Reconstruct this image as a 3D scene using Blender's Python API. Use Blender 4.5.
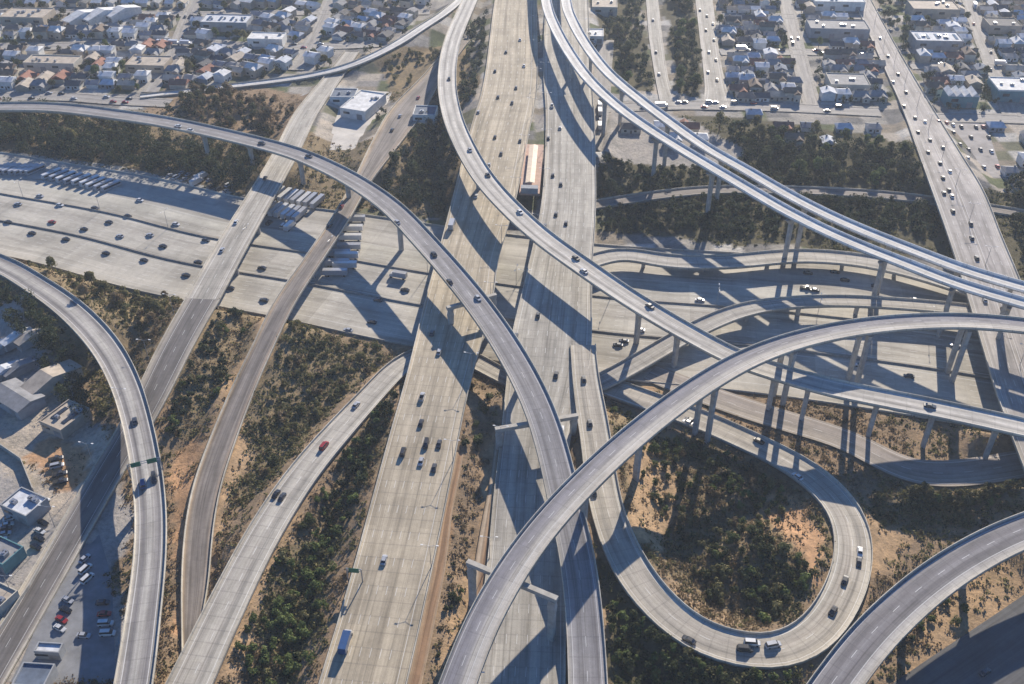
import bpy, math, random
import numpy as np
random.seed(7); RNG = np.random.RandomState(7)
SC = bpy.context.scene
for o in list(bpy.data.objects): bpy.data.objects.remove(o)
R = math.radians
# ------------------------------------------------------------------ camera, sky, sun, exposure
CAM_H = 271.0; FPX = 1000.0; PITCH = R(37)
cd = bpy.data.cameras.new('camera'); cam = bpy.data.objects.new('camera', cd)
SC.collection.objects.link(cam); SC.camera = cam
cam.location = (0, 0, CAM_H); cam.rotation_euler = (R(90) - PITCH, 0, 0)
cd.sensor_width = 36; cd.lens = FPX / 1024 * 36; cd.clip_start = 1; cd.clip_end = 20000
SUN_EL = 25.0; SUN_SX = 0.30          # sun in front of the camera, a little to the right
sh = Vsun = np.array([SUN_SX, math.sqrt(1 - SUN_SX**2), math.tan(R(SUN_EL))])
world = bpy.data.worlds.new('World'); SC.world = world; world.use_nodes = True
wn = world.node_tree; bg = wn.nodes['Background']
sky = wn.nodes.new('ShaderNodeTexSky'); sky.sky_type = 'NISHITA'; sky.sun_disc = False
sky.sun_elevation = R(SUN_EL); sky.sun_rotation = math.atan2(SUN_SX, math.sqrt(1 - SUN_SX**2))
sky.air_density = 1.0; sky.dust_density = 0.2; sky.ozone_density = 8.0; sky.altitude = 0
tint = wn.nodes.new('ShaderNodeMix'); tint.data_type = 'RGBA'; tint.blend_type = 'MULTIPLY'; tint.inputs[0].default_value = 1; tint.inputs[7].default_value = (.62, .98, 1.2, 1)
wn.links.new(sky.outputs[0], tint.inputs[6]); wn.links.new(tint.outputs[2], bg.inputs[0]); bg.inputs[1].default_value = 0.07
sl = bpy.data.lights.new('sun', 'SUN'); so = bpy.data.objects.new('sun', sl); SC.collection.objects.link(so)
sl.energy = 5.0; sl.angle = R(0.5); sl.color = (1.0, 0.89, 0.74)
from mathutils import Vector
so.rotation_euler = Vector(-Vsun).to_track_quat('-Z', 'Y').to_euler(); so.location = (100, 300, 400)
SC.view_settings.view_transform = 'Standard'; SC.view_settings.look = 'None'
SC.view_settings.exposure = 0.93; SC.view_settings.gamma = 1.0; SC.view_settings.use_curve_mapping = False
# ------------------------------------------------------------------ helpers
COL = SC.collection
def G(x, y, z=0.0):
    """a point of the photograph -> where it stands, at height z"""
    u = x - 512; v = y - 342
    dy = FPX * math.cos(PITCH) - v * math.sin(PITCH); dz = FPX * math.sin(PITCH) + v * math.cos(PITCH)
    t = (CAM_H - z) / dz
    return np.array([u * t, dy * t, z])
def PJ(P):
    P = np.asarray(P, float); X, Y, Z = P[..., 0], P[..., 1], P[..., 2]
    zc = Y * math.cos(PITCH) + (CAM_H - Z) * math.sin(PITCH); yc = (CAM_H - Z) * math.cos(PITCH) - Y * math.sin(PITCH)
    return np.stack([512 + FPX * X / zc, 342 + FPX * yc / zc], -1)
def mesh(name, verts, faces, mats=None, fm=None, uv=None, smooth=False):
    me = bpy.data.meshes.new(name)
    me.from_pydata([tuple(map(float, v)) for v in verts], [], [tuple(map(int, f)) for f in faces])
    for m in (mats or []): me.materials.append(m)
    if fm is not None: me.polygons.foreach_set('material_index', np.array(fm, dtype=np.int32))
    if uv is not None:
        l = me.uv_layers.new(name='UVMap')
        idx = np.zeros(len(me.loops), dtype=np.int32); me.loops.foreach_get('vertex_index', idx)
        l.data.foreach_set('uv', np.asarray(uv, dtype=np.float32)[idx].ravel())
    if smooth: me.polygons.foreach_set('use_smooth', [True] * len(me.polygons))
    me.update(); return me
def quads(name, V, mat, nper=4):
    """many separate polygons, V of shape (n, nper, 3)"""
    n = len(V); me = bpy.data.meshes.new(name)
    me.vertices.add(n * nper); me.vertices.foreach_set('co', np.asarray(V, dtype=np.float32).ravel())
    me.loops.add(n * nper); me.loops.foreach_set('vertex_index', np.arange(n * nper, dtype=np.int32))
    me.polygons.add(n); me.polygons.foreach_set('loop_start', np.arange(0, n * nper, nper, dtype=np.int32))
    me.polygons.foreach_set('loop_total', np.full(n, nper, dtype=np.int32))
    me.materials.append(mat); me.update(calc_edges=True); return me
def link(name, me, parent=None, loc=(0, 0, 0), rz=0, label=None, cat=None, group=None, kind=None):
    o = bpy.data.objects.new(name, me); COL.objects.link(o)
    o.location = [float(c) for c in loc]; o.rotation_euler = (0, 0, rz)
    if parent: o.parent = parent
    if label: o['label'] = label
    if cat: o['category'] = cat
    if group: o['group'] = group
    if kind: o['kind'] = kind
    return o
def copy_tree(o, parent=None):
    c = o.copy(); COL.objects.link(c); c.parent = parent
    for ch in o.children: copy_tree(ch, c)
    return c
def retag(o, label, cat, group):
    o['label'] = label; o['category'] = cat
    if group: o['group'] = group
class MB:
    def __init__(s): s.v = []; s.f = []; s.m = []
    def add(s, vs, fs, mi=0):
        b = len(s.v); s.v += [tuple(map(float, v)) for v in vs]; s.f += [tuple(i + b for i in f) for f in fs]; s.m += [mi] * len(fs)
    def box(s, x0, x1, y0, y1, z0, z1, mi=0, top=1.0, bottom=True):
        cx, cy = (x0 + x1) / 2, (y0 + y1) / 2; hx, hy = (x1 - x0) / 2 * top, (y1 - y0) / 2 * top
        v = [(x0, y0, z0), (x1, y0, z0), (x1, y1, z0), (x0, y1, z0), (cx - hx, cy - hy, z1), (cx + hx, cy - hy, z1), (cx + hx, cy + hy, z1), (cx - hx, cy + hy, z1)]
        f = [(4, 5, 6, 7), (0, 1, 5, 4), (1, 2, 6, 5), (2, 3, 7, 6), (3, 0, 4, 7)]
        if bottom: f.append((0, 3, 2, 1))
        s.add(v, f, mi)
    def prism(s, pts, n, closed=True, mi=0, cap=True):
        """pts: list of rings (each n points)"""
        b = []; fs = []
        for r in pts: b += list(r)
        for k in range(len(pts) - 1):
            for i in range(n if closed else n - 1):
                j = (i + 1) % n
                fs.append((k * n + i, k * n + j, (k + 1) * n + j, (k + 1) * n + i))
        if cap: fs += [tuple(range(n))[::-1], tuple((len(pts) - 1) * n + i for i in range(n))]
        s.add(b, fs, mi)
    def tube(s, p0, p1, r0, r1=None, n=8, mi=0):
        p0 = Vector(p0); p1 = Vector(p1); r1 = r0 if r1 is None else r1
        d = (p1 - p0).normalized(); a = d.cross(Vector((0, 0, 1)) if abs(d.z) < .9 else Vector((1, 0, 0))).normalized(); b = d.cross(a)
        rr = [[tuple(p + r * (math.cos(2 * math.pi * i / n) * a + math.sin(2 * math.pi * i / n) * b)) for i in range(n)] for p, r in ((p0, r0), (p1, r1))]
        s.prism(rr, n, mi=mi)
    def me(s, name, mats, smooth=False): return mesh(name, s.v, s.f, mats, s.m, smooth=smooth)
# ------------------------------------------------------------------ materials
def nt(name):
    m = bpy.data.materials.new(name); m.use_nodes = True
    return m, m.node_tree, m.node_tree.nodes['Principled BSDF']
def N(t, ty, **k):
    n = t.nodes.new(ty)
    for a, b in k.items(): setattr(n, a, b)
    return n
def noise(t, vec, scale, detail=4, rough=.6):
    n = N(t, 'ShaderNodeTexNoise'); n.inputs['Scale'].default_value = scale; n.inputs['Detail'].default_value = detail; n.inputs['Roughness'].default_value = rough
    if vec is not None: t.links.new(vec, n.inputs['Vector'])
    return n.outputs['Fac']
def ramp(t, fac, stops, interp='LINEAR'):
    r = N(t, 'ShaderNodeValToRGB'); cr = r.color_ramp; cr.interpolation = interp
    while len(cr.elements) < len(stops): cr.elements.new(0.5)
    for e, (p, c) in zip(cr.elements, stops):
        e.position = p; e.color = (c[0], c[1], c[2], 1) if hasattr(c, '__len__') else (c, c, c, 1)
    if fac is not None: t.links.new(fac, r.inputs[0])
    return r.outputs[0]
def mixc(t, fac, a, b, mode='MIX'):
    m = N(t, 'ShaderNodeMix', data_type='RGBA', blend_type=mode)
    for i, x in ((0, fac), (6, a), (7, b)):
        if hasattr(x, 'is_linked') or isinstance(x, bpy.types.NodeSocket): t.links.new(x, m.inputs[i])
        else: m.inputs[i].default_value = x if i == 0 else ((x[0], x[1], x[2], 1) if hasattr(x, '__len__') else (x, x, x, 1))
    return m.outputs[2]
def mapping(t, vec, sc=(1, 1, 1), rot=(0, 0, 0)):
    m = N(t, 'ShaderNodeMapping'); m.inputs['Scale'].default_value = sc; m.inputs['Rotation'].default_value = rot
    t.links.new(vec, m.inputs['Vector']); return m.outputs[0]
def flat(name, c, rough=.8, var=.12, scale=.4, metal=0.0, spec=.3):
    m, t, p = nt(name)
    g = N(t, 'ShaderNodeNewGeometry').outputs['Position']
    f = noise(t, g, scale, 5, .65)
    lo = [x * (1 - var * 1.6) for x in c]; hi = [min(1, x * (1 + var)) for x in c]
    t.links.new(ramp(t, f, [(.3, lo), (.7, hi)]), p.inputs['Base Color'])
    p.inputs['Roughness'].default_value = rough; p.inputs['Metallic'].default_value = metal; p.inputs['Specular IOR Level'].default_value = spec
    return m
def roadmat(name, stops, joint=0.0, jlen=6.0, streak=.22, patch=.15, seed=0, paint=None):
    """stops: (u across the road, colour); streaks and stains run along the road"""
    m, t, p = nt(name)
    uvn = N(t, 'ShaderNodeUVMap').outputs[0]
    sep = N(t, 'ShaderNodeSeparateXYZ'); t.links.new(uvn, sep.inputs[0])
    base = ramp(t, sep.outputs[0], stops)
    gp = N(t, 'ShaderNodeNewGeometry').outputs['Position']
    s1 = noise(t, mapping(t, uvn, (30, .008, 1)), 1.0, 4, .7)
    c = mixc(t, 1.0, base, ramp(t, s1, [(.3, 1 - streak * 1.5), (.5, 1), (.72, 1 + streak * .5)]), 'MULTIPLY')
    # slabs of slightly different age
    s2 = noise(t, mapping(t, uvn, (4, .035, 1)), 1.0, 2, .5)
    c = mixc(t, 1.0, c, ramp(t, s2, [(.35, 1 - patch), (.5, 1), (.65, 1 + patch * .4)]), 'MULTIPLY')
    fl = N(t, 'ShaderNodeVectorMath', operation='FLOOR'); t.links.new(mapping(t, uvn, (7, 1 / 14, 1)), fl.inputs[0])
    wn_ = N(t, 'ShaderNodeTexWhiteNoise', noise_dimensions='2D'); t.links.new(fl.outputs[0], wn_.inputs['Vector'])
    c = mixc(t, 1.0, c, ramp(t, wn_.outputs['Value'], [(0, .84), (.25, .93), (.5, .98), (.9, 1.02), (1, 1.1)]), 'MULTIPLY')
    # long oil and tyre stains
    s5 = noise(t, mapping(t, uvn, (11, .006, 1)), 1.0, 4, .7)
    c = mixc(t, 1.0, c, ramp(t, s5, [(.36, (.68, .67, .66)), (.46, (.93, .93, .93)), (.6, (1.02, 1.02, 1.02))]), 'MULTIPLY')
    s3 = noise(t, gp, .35, 6, .7)
    c = mixc(t, 1.0, c, ramp(t, s3, [(.3, .86), (.6, 1.04)]), 'MULTIPLY')
    s4 = noise(t, gp, 2.2, 3, .7)
    c = mixc(t, 1.0, c, ramp(t, s4, [(.3, .9), (.7, 1.06)]), 'MULTIPLY')
    if joint:
        mo = N(t, 'ShaderNodeMath', operation='MODULO'); t.links.new(sep.outputs[1], mo.inputs[0]); mo.inputs[1].default_value = jlen
        lt = N(t, 'ShaderNodeMath', operation='LESS_THAN'); t.links.new(mo.outputs[0], lt.inputs[0]); lt.inputs[1].default_value = .45
        ml = N(t, 'ShaderNodeMath', operation='MULTIPLY'); t.links.new(lt.outputs[0], ml.inputs[0]); ml.inputs[1].default_value = joint * .6
        c = mixc(t, ml.outputs[0], c, (.06, .06, .065))
    if paint:
        # paint = (list of dashed u, list of solid u, road width): worn white lines in the surface
        def op(o, a, b=None):
            n = N(t, 'ShaderNodeMath', operation=o)
            for i, x in enumerate((a, b)):
                if x is None: continue
                if isinstance(x, bpy.types.NodeSocket): t.links.new(x, n.inputs[i])
                else: n.inputs[i].default_value = x
            return n.outputs[0]
        dm = op('LESS_THAN', op('MODULO', sep.outputs[1], 12.0), 3.6)
        tot = None
        for us, mul in ((paint[0], dm), (paint[1], None)):
            for u0 in us:
                k = op('LESS_THAN', op('ABSOLUTE', op('SUBTRACT', sep.outputs[0], u0)), .085 / paint[2])
                if mul is not None: k = op('MULTIPLY', k, mul)
                tot = k if tot is None else op('MAXIMUM', tot, k)
        c = mixc(t, op('MULTIPLY', tot, .6), c, (.72, .72, .70))
    t.links.new(c, p.inputs['Base Color']); p.inputs['Roughness'].default_value = .85; p.inputs['Specular IOR Level'].default_value = .25
    return m
def leafmat(name, cols, scale=.35):
    m, t, p = nt(name)
    oi = N(t, 'ShaderNodeObjectInfo'); gp = N(t, 'ShaderNodeNewGeometry').outputs['Position']
    f = noise(t, gp, scale, 4, .7)
    c = ramp(t, f, [(.28 + .44 * i / (len(cols) - 1), c_) for i, c_ in enumerate(cols)])
    c = mixc(t, 1.0, c, ramp(t, oi.outputs['Random'], [(0, .7), (1, 1.35)]), 'MULTIPLY')
    t.links.new(c, p.inputs['Base Color']); p.inputs['Roughness'].default_value = .75; p.inputs['Specular IOR Level'].default_value = .15
    tr = N(t, 'ShaderNodeBsdfTranslucent'); t.links.new(c, tr.inputs[0])
    ms = N(t, 'ShaderNodeMixShader'); ms.inputs[0].default_value = .3
    out = t.nodes['Material Output']; t.links.new(p.outputs[0], ms.inputs[1]); t.links.new(tr.outputs[0], ms.inputs[2]); t.links.new(ms.outputs[0], out.inputs[0])
    return m
CON = (.44, .38, .285); CONL = (.56, .54, .49); ASP = (.13, .12, .115)
M = {}
M['parapet'] = flat('parapet_concrete', (.54, .50, .42), .85, .14, .5)
M['parapet_white'] = flat('parapet_pale', (.74, .73, .70), .8, .08, .5)
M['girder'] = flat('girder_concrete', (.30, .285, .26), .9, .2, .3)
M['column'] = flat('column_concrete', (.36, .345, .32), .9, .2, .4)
M['wallc'] = flat('barrier_concrete', (.30, .28, .25), .9, .25, .5)
M['paint'] = flat('road_paint', (.80, .80, .78), .6, .05)
M['metal'] = flat('galvanised_steel', (.35, .36, .38), .45, .1, 1, .7)
M['dark'] = flat('dark_rubber', (.02, .02, .022), .8, .1)
M['glass'] = flat('tinted_window', (.025, .03, .04), .12, .1, 1, 0, .6)
M['sign'] = flat('sign_green', (.02, .14, .08), .5, .1)
# ------------------------------------------------------------------ roads
ROADS = {}
def spline(P, step=4.0):
    P = np.asarray(P, float); n = len(P); out = []
    Q = np.vstack([2 * P[0] - P[1], P, 2 * P[-1] - P[-2]])
    for i in range(1, n):
        a, b, c, d = Q[i - 1], Q[i], Q[i + 1], Q[i + 2]
        L = np.linalg.norm((c - b)[:3]); k = max(2, int(L / step))
        for j in range(k):
            t = j / k
            out.append(.5 * ((2 * b) + (-a + c) * t + (2 * a - 5 * b + 4 * c - d) * t * t + (-a + 3 * b - 3 * c + d) * t ** 3))
    out.append(P[-1]); S = np.array(out)
    for _ in range(6):                                      # ease the curve
        S[1:-1] = .25 * S[:-2] + .5 * S[1:-1] + .25 * S[2:]
    return S
def define(name, pts, emb=True):
    """pts: (px, py, z, width, on_embankment)"""
    W = []
    for q in pts:
        px, py, z, w = q[:4]; e = q[4] if len(q) > 4 else (1 if emb else 0)
        W.append(list(G(px, py, z)) + [w, e])
    S = spline(W); C = S[:, :3]; w = S[:, 3]; e = S[:, 4]
    T = np.gradient(C, axis=0); T[:, 2] = 0; T /= np.linalg.norm(T, axis=1)[:, None]
    Nn = np.stack([T[:, 1], -T[:, 0], np.zeros(len(T))], 1)     # to the right of travel
    d = np.concatenate([[0], np.cumsum(np.linalg.norm(np.diff(C[:, :2], axis=0), axis=1))])
    ROADS[name] = dict(C=C, w=w, e=e, T=T, N=Nn, d=d, px=PJ(C))
    return ROADS[name]
def sweep(name, rd, prof, mat, parent, closed=False, sel=None, smooth=False, kind=None, label=None):
    """prof: (k, offset, z): lateral = k*halfwidth + offset"""
    C, w, Nn, d = rd['C'], rd['w'], rd['N'], rd['d']
    idx = np.arange(len(C)) if sel is None else sel
    P = len(prof); V = []; UV = []
    for i in idx:
        for k, off, z in prof:
            lat = k * w[i] / 2 + off
            V.append(C[i] + Nn[i] * lat + np.array([0, 0, z])); UV.append((.5 + lat / w[i], d[i]))
    F = []
    for a in range(len(idx) - 1):
        for b in range(P if closed else P - 1):
            c = (b + 1) % P
            F.append((a * P + b, a * P + c, (a + 1) * P + c, (a + 1) * P + b))
    if closed: F += [tuple(range(P)), tuple((len(idx) - 1) * P + i for i in range(P))[::-1]]
    me = mesh(name, V, F, [mat], uv=UV, smooth=smooth)
    return link(name, me, parent, kind=kind, label=label)
# pixel centre lines (x, y in the photograph, height, width in metres, embankment)
define('north_south_freeway_west', [(524, -60, 6, 34, 1), (516, 0, 6, 34, 1), (511, 80, 7, 36, 1), (500, 130, 8, 36, 1), (484, 200, 9, 34, 0), (468, 257, 9, 30, 0), (460, 296, 9, 31, 0), (438, 382, 9, 27, 0), (426, 430, 8, 27, 1), (408, 507, 7, 27, 1), (392, 573, 6.5, 26.5, 1), (376, 636, 6, 26.5, 1), (363, 684, 6, 26.5, 1), (348, 745, 6, 26.5, 1)])
define('north_south_freeway_east', [(568, -60, 7, 34, 1), (567, 0, 7, 34, 1), (567, 65, 8, 33, 1), (570, 120, 8, 30, 1), (569, 200, 9, 29, 0), (560, 270, 9, 31, 0), (552, 335, 9, 35, 0), (548, 370, 8, 34, 0), (535, 440, 6, 27, 1), (530, 500, 4, 27, 1), (527, 560, 3, 27, 1), (523, 620, 2, 28, 1), (520, 684, 2, 28, 1), (516, 745, 2, 28, 1)])
define('loop_ramp', [(583, 345, 9, 11, 0), (585, 372, 9, 11, 0), (590, 405, 8.5, 12, 0), (596, 440, 8, 12, 1), (601, 480, 8, 12, 1), (611, 525, 8, 12, 1), (626, 560, 7.5, 13, 1), (650, 596, 7, 13, 1), (682, 627, 6.5, 13, 1), (717, 645, 6, 13, 1), (755, 654, 5.5, 13, 1), (792, 649, 5, 13, 1), (822, 629, 4.5, 13, 1), (844, 593, 4, 13, 1), (854, 558, 3.5, 13, 1), (852, 528, 3, 13, 1), (840, 503, 2.5, 13, 1), (815, 478, 2, 13, 1), (785, 459, 1.5, 12, 1), (745, 440, 1, 12, 1), (700, 420, .8, 12, 1), (650, 402, .6, 12, 1), (600, 384, .5, 12, 0), (560, 372, .4, 12, 0)])
define('curved_flyover_west', [(-60, 111, 20, 12, 0), (0, 107, 20.5, 12, 0), (59, 108, 21, 12, 0), (117, 115, 21, 12, 0), (164, 122, 21, 12, 0), (203, 130, 20.5, 12, 0), (242, 139, 20.2, 12, 0), (281, 149, 20, 12, 0), (312, 160, 20, 12, 0), (352, 180, 20.5, 12, 0), (391, 207, 21, 12, 0), (425, 242, 21, 12, 0), (460, 282, 20.5, 12, 0), (490, 321, 20, 12, 0), (515, 360, 19, 12, 0), (536, 401, 18, 12, 0), (550, 440, 16, 12, 0), (560, 480, 14, 12, 0), (570, 525, 12, 12, 0), (578, 560, 10, 12, 0), (583, 600, 8, 12, 0), (586, 640, 6, 12, 1), (588, 684, 5, 12, 1), (590, 745, 5, 12, 1)])
define('high_flyover', [(436, 745, 20, 10.5, 0), (458, 684, 22, 10.5, 0), (471, 648, 23, 10.5, 0), (488, 611, 24, 10.5, 0), (510, 573, 25, 10.5, 0), (540, 531, 26, 10.5, 0), (572, 495, 27, 10.5, 0), (600, 467, 27.5, 10.5, 0), (633, 437, 28, 10.5, 0), (672, 406, 29, 10.5, 0), (702, 385, 29.5, 10.5, 0), (741, 362, 30, 10.5, 0), (780, 346, 30, 10.5, 0), (819, 335, 30, 10.5, 0), (878, 325, 30, 10.5, 0), (956, 321, 29.5, 10.5, 0), (1024, 326, 29, 10.5, 0), (1090, 336, 28, 10.5, 0)])
define('winding_flyover', [(492, -50, 12, 12, 0), (470, 0, 14, 12, 0), (453, 40, 16, 12, 0), (447, 78, 17, 12, 0), (452, 115, 18.5, 12, 0), (466, 149, 20, 12, 0), (485, 180, 20.5, 12, 0), (511, 209, 21, 12, 0), (542, 237, 21, 12, 0), (582, 266, 21, 12, 0), (624, 295, 21, 11.5, 0), (663, 319, 21, 11.5, 0), (702, 341, 20.5, 11, 0), (737, 359, 20, 11, 0), (785, 375, 20, 11, 0), (835, 389, 20, 11, 0), (880, 398, 20, 11, 0), (936, 409, 19.5, 11, 0), (1024, 428, 19, 11, 0), (1090, 444, 19, 11, 0)])
define('twin_ramp_lower', [(540, -50, 18, 7.8, 0), (546, 0, 20, 7.8, 0), (554, 25, 21.5, 7.8, 0), (570, 54, 23, 7.8, 0), (591, 82, 25, 7.8, 0), (622, 110, 27, 7.8, 0), (661, 137, 28, 7.8, 0), (702, 162, 29, 7.8, 0), (741, 185, 29, 7.8, 0), (780, 208, 29, 7.8, 0), (827, 232, 29, 7.8, 0), (874, 252, 29, 7.8, 0), (913, 267, 29, 7.8, 0), (956, 284, 29, 7.8, 0), (1024, 304, 29, 7.8, 0), (1090, 322, 29, 7.8, 0)])
define('twin_ramp_upper', [(562, -50, 18, 7.8, 0), (566, 0, 20, 7.8, 0), (573, 22, 21.5, 7.8, 0), (588, 48, 23, 7.8, 0), (609, 74, 25, 7.8, 0), (640, 100, 27, 7.8, 0), (672, 124, 28, 7.8, 0), (706, 148, 29, 7.8, 0), (745, 170, 29, 7.8, 0), (786, 194, 29, 7.8, 0), (833, 218, 29, 7.8, 0), (880, 238, 29, 7.8, 0), (919, 253, 29, 7.8, 0), (960, 269, 29, 7.8, 0), (1024, 288, 29, 7.8, 0), (1090, 306, 29, 7.8, 0)])
define('left_ramp', [(-60, 242, 7, 12, 1), (0, 264, 8, 12, 1), (30, 281, 9, 12, 1), (64, 304, 10.5, 12.5, 1), (92, 330, 12, 12.5, 0), (113, 358, 14, 12, 0), (128, 390, 15, 11.5, 0), (138, 425, 15.5, 11, 0), (146, 465, 15.5, 10.8, 0), (151, 510, 15.5, 10.5, 0), (150, 560, 15.5, 10.5, 0), (144, 610, 15.5, 10.8, 0), (134, 684, 15.5, 11.2, 0), (122, 745, 15.5, 11.2, 0)])
define('street_bridge_west', [(352, 52, .5, 11, 1), (330, 82, 2, 13, 1), (306, 114, 5, 15, 1), (288, 150, 7, 15, 1), (268, 185, 9, 15, 0), (240, 232, 10, 16, 0), (216, 275, 10, 16, 0), (203, 299, 10, 16, 1)])
define('yard_street', [(203, 299, 10, 16, 1), (190, 321, 10, 15.5, 1), (172, 354, 9.5, 15, 1), (155, 389, 8.5, 14, 1), (136, 425, 6.5, 13, 1), (116, 458, 4.5, 12.5, 1), (96, 492, 2.5, 12.5, 1), (74, 530, 1, 12.5, 1), (46, 578, .4, 12.5, 0), (8, 643, .3, 12.5, 0), (-40, 725, .3, 12.5, 0)])
define('narrow_bridge_road', [(462, 40, 3, 12, 1), (432, 78, 4, 14, 1), (408, 110, 5, 22, 1), (385, 145, 6, 17, 1), (362, 182, 7.5, 10, 0), (340, 220, 9, 9.5, 0), (312, 262, 9, 9.5, 0), (285, 302, 9, 10, 0), (264, 345, 7, 9.5, 1), (243, 390, 5, 10, 1), (223, 440, 3.5, 10.5, 1), (206, 490, 2.5, 10.5, 1), (198, 540, 1.5, 10, 1), (195, 590, .7, 9, 1), (190, 640, .3, 5, 1), (186, 690, .1, 2, 0)])
define('under_ramp', [(160, 745, 6, 15, 1), (190, 684, 6, 14, 1), (215, 630, 6, 13.5, 1), (242, 575, 6, 13, 1), (272, 520, 5.5, 13, 1), (306, 470, 5, 12.5, 1), (340, 430, 4, 12, 1), (375, 392, 3, 11, 1), (408, 360, 2, 11, 0), (450, 350, 1, 10, 0), (520, 385, .6, 9, 0), (575, 393, 1, 9, 0), (612, 377, 2, 10, 1), (648, 357, 3.5, 10, 0), (684, 336, 5, 10, 0), (716, 320, 6, 10, 0), (748, 309, 6.5, 10, 0), (790, 303, 7, 9, 0), (840, 301, 7, 9, 0), (897, 304, 7, 9, 0), (956, 309, 7, 9, 0), (1060, 322, 7, 9, 0)])
define('near_right_ramp', [(795, 745, 15, 13, 0), (836, 684, 15.5, 13, 0), (868, 642, 16, 13, 0), (905, 605, 16, 13, 0), (945, 573, 16, 13, 0), (985, 549, 16, 13, 0), (1024, 531, 16, 13, 0), (1090, 508, 16, 13, 0)])
define('avenue_bridge', [(842, -40, .4, 14, 1), (872, 20, .5, 15, 1), (893, 62, 1, 17, 1), (918, 110, 2.5, 20, 1), (940, 155, 6.5, 25, 1), (957, 190, 9, 28, 0), (972, 230, 9, 27, 0), (989, 275, 9, 27, 0), (1008, 330, 9, 27, 0), (1030, 395, 9, 27, 0), (1052, 450, 9, 27, 1), (1090, 540, 7, 27, 1)])
define('east_west_freeway', [(-160, 178, .05, 96, 0), (-60, 189, .05, 96, 0), (0, 200, .05, 96, 0), (100, 218, .05, 97, 0), (200, 243, .05, 97, 0), (320, 262, .05, 100, 0), (440, 283, .05, 104, 0), (600, 305, .05, 108, 0), (760, 318, .05, 112, 0), (900, 334, .05, 116, 0), (1024, 352, .05, 118, 0), (1150, 368, .05, 118, 0), (1300, 386, .05, 118, 0)])
define('shadow_ramp', [(575, 268, 7, 10, 0), (620, 254, 6, 11, 0), (670, 262, 5.5, 12, 0), (730, 262, 5, 12, 0), (800, 256, 5, 12, 0), (870, 262, 5, 12, 0), (940, 280, 5, 12, 0), (1010, 305, 4, 12, 0)])
define('collector_road', [(650, 372, .5, 12, 0), (700, 392, .6, 13, 0), (745, 408, .7, 13, 0), (800, 425, .8, 13, 0), (850, 440, .9, 13, 0), (905, 470, 1, 14, 1), (960, 473, 1, 14, 1), (1030, 462, 1, 14, 1), (1100, 450, 1, 14, 1)])
define('north_ramp', [(590, 206, 1.5, 9, 1), (640, 198, 2, 9, 1), (700, 191, 2, 9, 1), (760, 190, 2, 9, 1), (830, 192, 2, 9, 1), (890, 196, 1.2, 9, 0), (950, 203, .6, 9, 0), (1010, 212, .6, 9, 0), (1090, 226, .6, 9, 0)])
define('corner_road', [(900, 745, .2, 30, 0), (960, 700, .2, 30, 0), (1024, 655, .2, 30, 0), (1100, 600, .2, 30, 0)])
define('frontage_street', [(600, 108, .3, 10, 0), (680, 105, .3, 10, 0), (780, 107, .3, 10, 0), (880, 112, .3, 10, 0)])
define('frontage_street_east', [(930, 118, .3, 10, 0), (990, 118, .3, 10, 0), (1100, 122, .3, 10, 0)])
define('surface_ramp_inner', [(646, -40, .4, 10, 0), (652, 0, .4, 10, 0), (656, 40, .4, 10, 0), (663, 84, .4, 9, 0), (670, 106, .38, 12, 0)])
define('surface_ramp_outer', [(698, -40, .4, 14, 0), (704, 0, .4, 14, 0), (710, 50, .4, 13, 0), (716, 90, .4, 15, 0), (718, 107, .38, 22, 0)])
define('curved_street', [(500, -45, 6, 8, 0), (458, 2, 7, 8, 1), (425, 26, 7, 8, 1), (390, 48, 6, 8, 1), (350, 66, 4, 8, 1), (310, 76, 2, 8, 1), (262, 83, 1, 8, 1), (200, 90, .4, 8, 0), (140, 97, .35, 7, 0)])
define('north_frontage', [(-60, 98, .3, 12, 0), (0, 97, .3, 12, 0), (60, 96, .3, 10, 0), (110, 100, .3, 9, 0), (170, 103, .3, 9, 0)])
define('city_street', [(-40, 47, .3, 11, 0), (60, 46, .3, 11, 0), (140, 42, .3, 11, 0), (260, 46, .3, 10, 0), (330, 46, .3, 9, 0), (380, 44, .3, 8, 0)])
define('cross_street_a', [(720, 52, .3, 8, 0), (800, 52, .3, 8, 0), (884, 54, .3, 8, 0)])
define('cross_street_b', [(910, 66, .3, 8, 0), (970, 66, .3, 8, 0), (1090, 70, .3, 8, 0)])
define('cross_street_c', [(722, 16, .3, 7, 0), (800, 16, .3, 7, 0), (868, 17, .3, 7, 0)])
define('avenue_a', [(778, -60, .34, 7.5, 0), (786, 0, .34, 7.5, 0), (800, 60, .34, 7.5, 0), (812, 105, .34, 7.5, 0)])
define('avenue_b', [(952, -60, .34, 7.5, 0), (972, 10, .34, 7.5, 0), (990, 60, .34, 7.5, 0), (1012, 116, .34, 7.5, 0)])
define('avenue_c', [(230, -60, .34, 7, 0), (196, 0, .34, 7, 0), (176, 46, .34, 7, 0), (150, 92, .34, 7, 0)])
define('avenue_d', [(350, -60, .34, 7, 0), (330, 0, .34, 7, 0), (312, 40, .34, 7, 0), (296, 70, .34, 7, 0)])
define('cross_street_d', [(-60, 12, .3, 8, 0), (60, 12, .3, 8, 0), (200, 14, .3, 8, 0), (330, 12, .3, 8, 0), (430, 12, .3, 8, 0)])
define('service_road', [(590, 150, .4, 9, 0), (600, 110, .4, 8, 0), (603, 70, .4, 8, 0), (606, 40, .4, 8, 0)])
define('service_track', [(459, 452, 6.6, 3.5, 1), (454, 480, 6.4, 4, 1), (446, 511, 6.2, 4.5, 1), (439, 560, 5.8, 5.5, 1), (428, 610, 5.4, 6, 1), (412, 684, 5.4, 6, 1), (396, 745, 5.4, 4.5, 1)])
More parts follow.
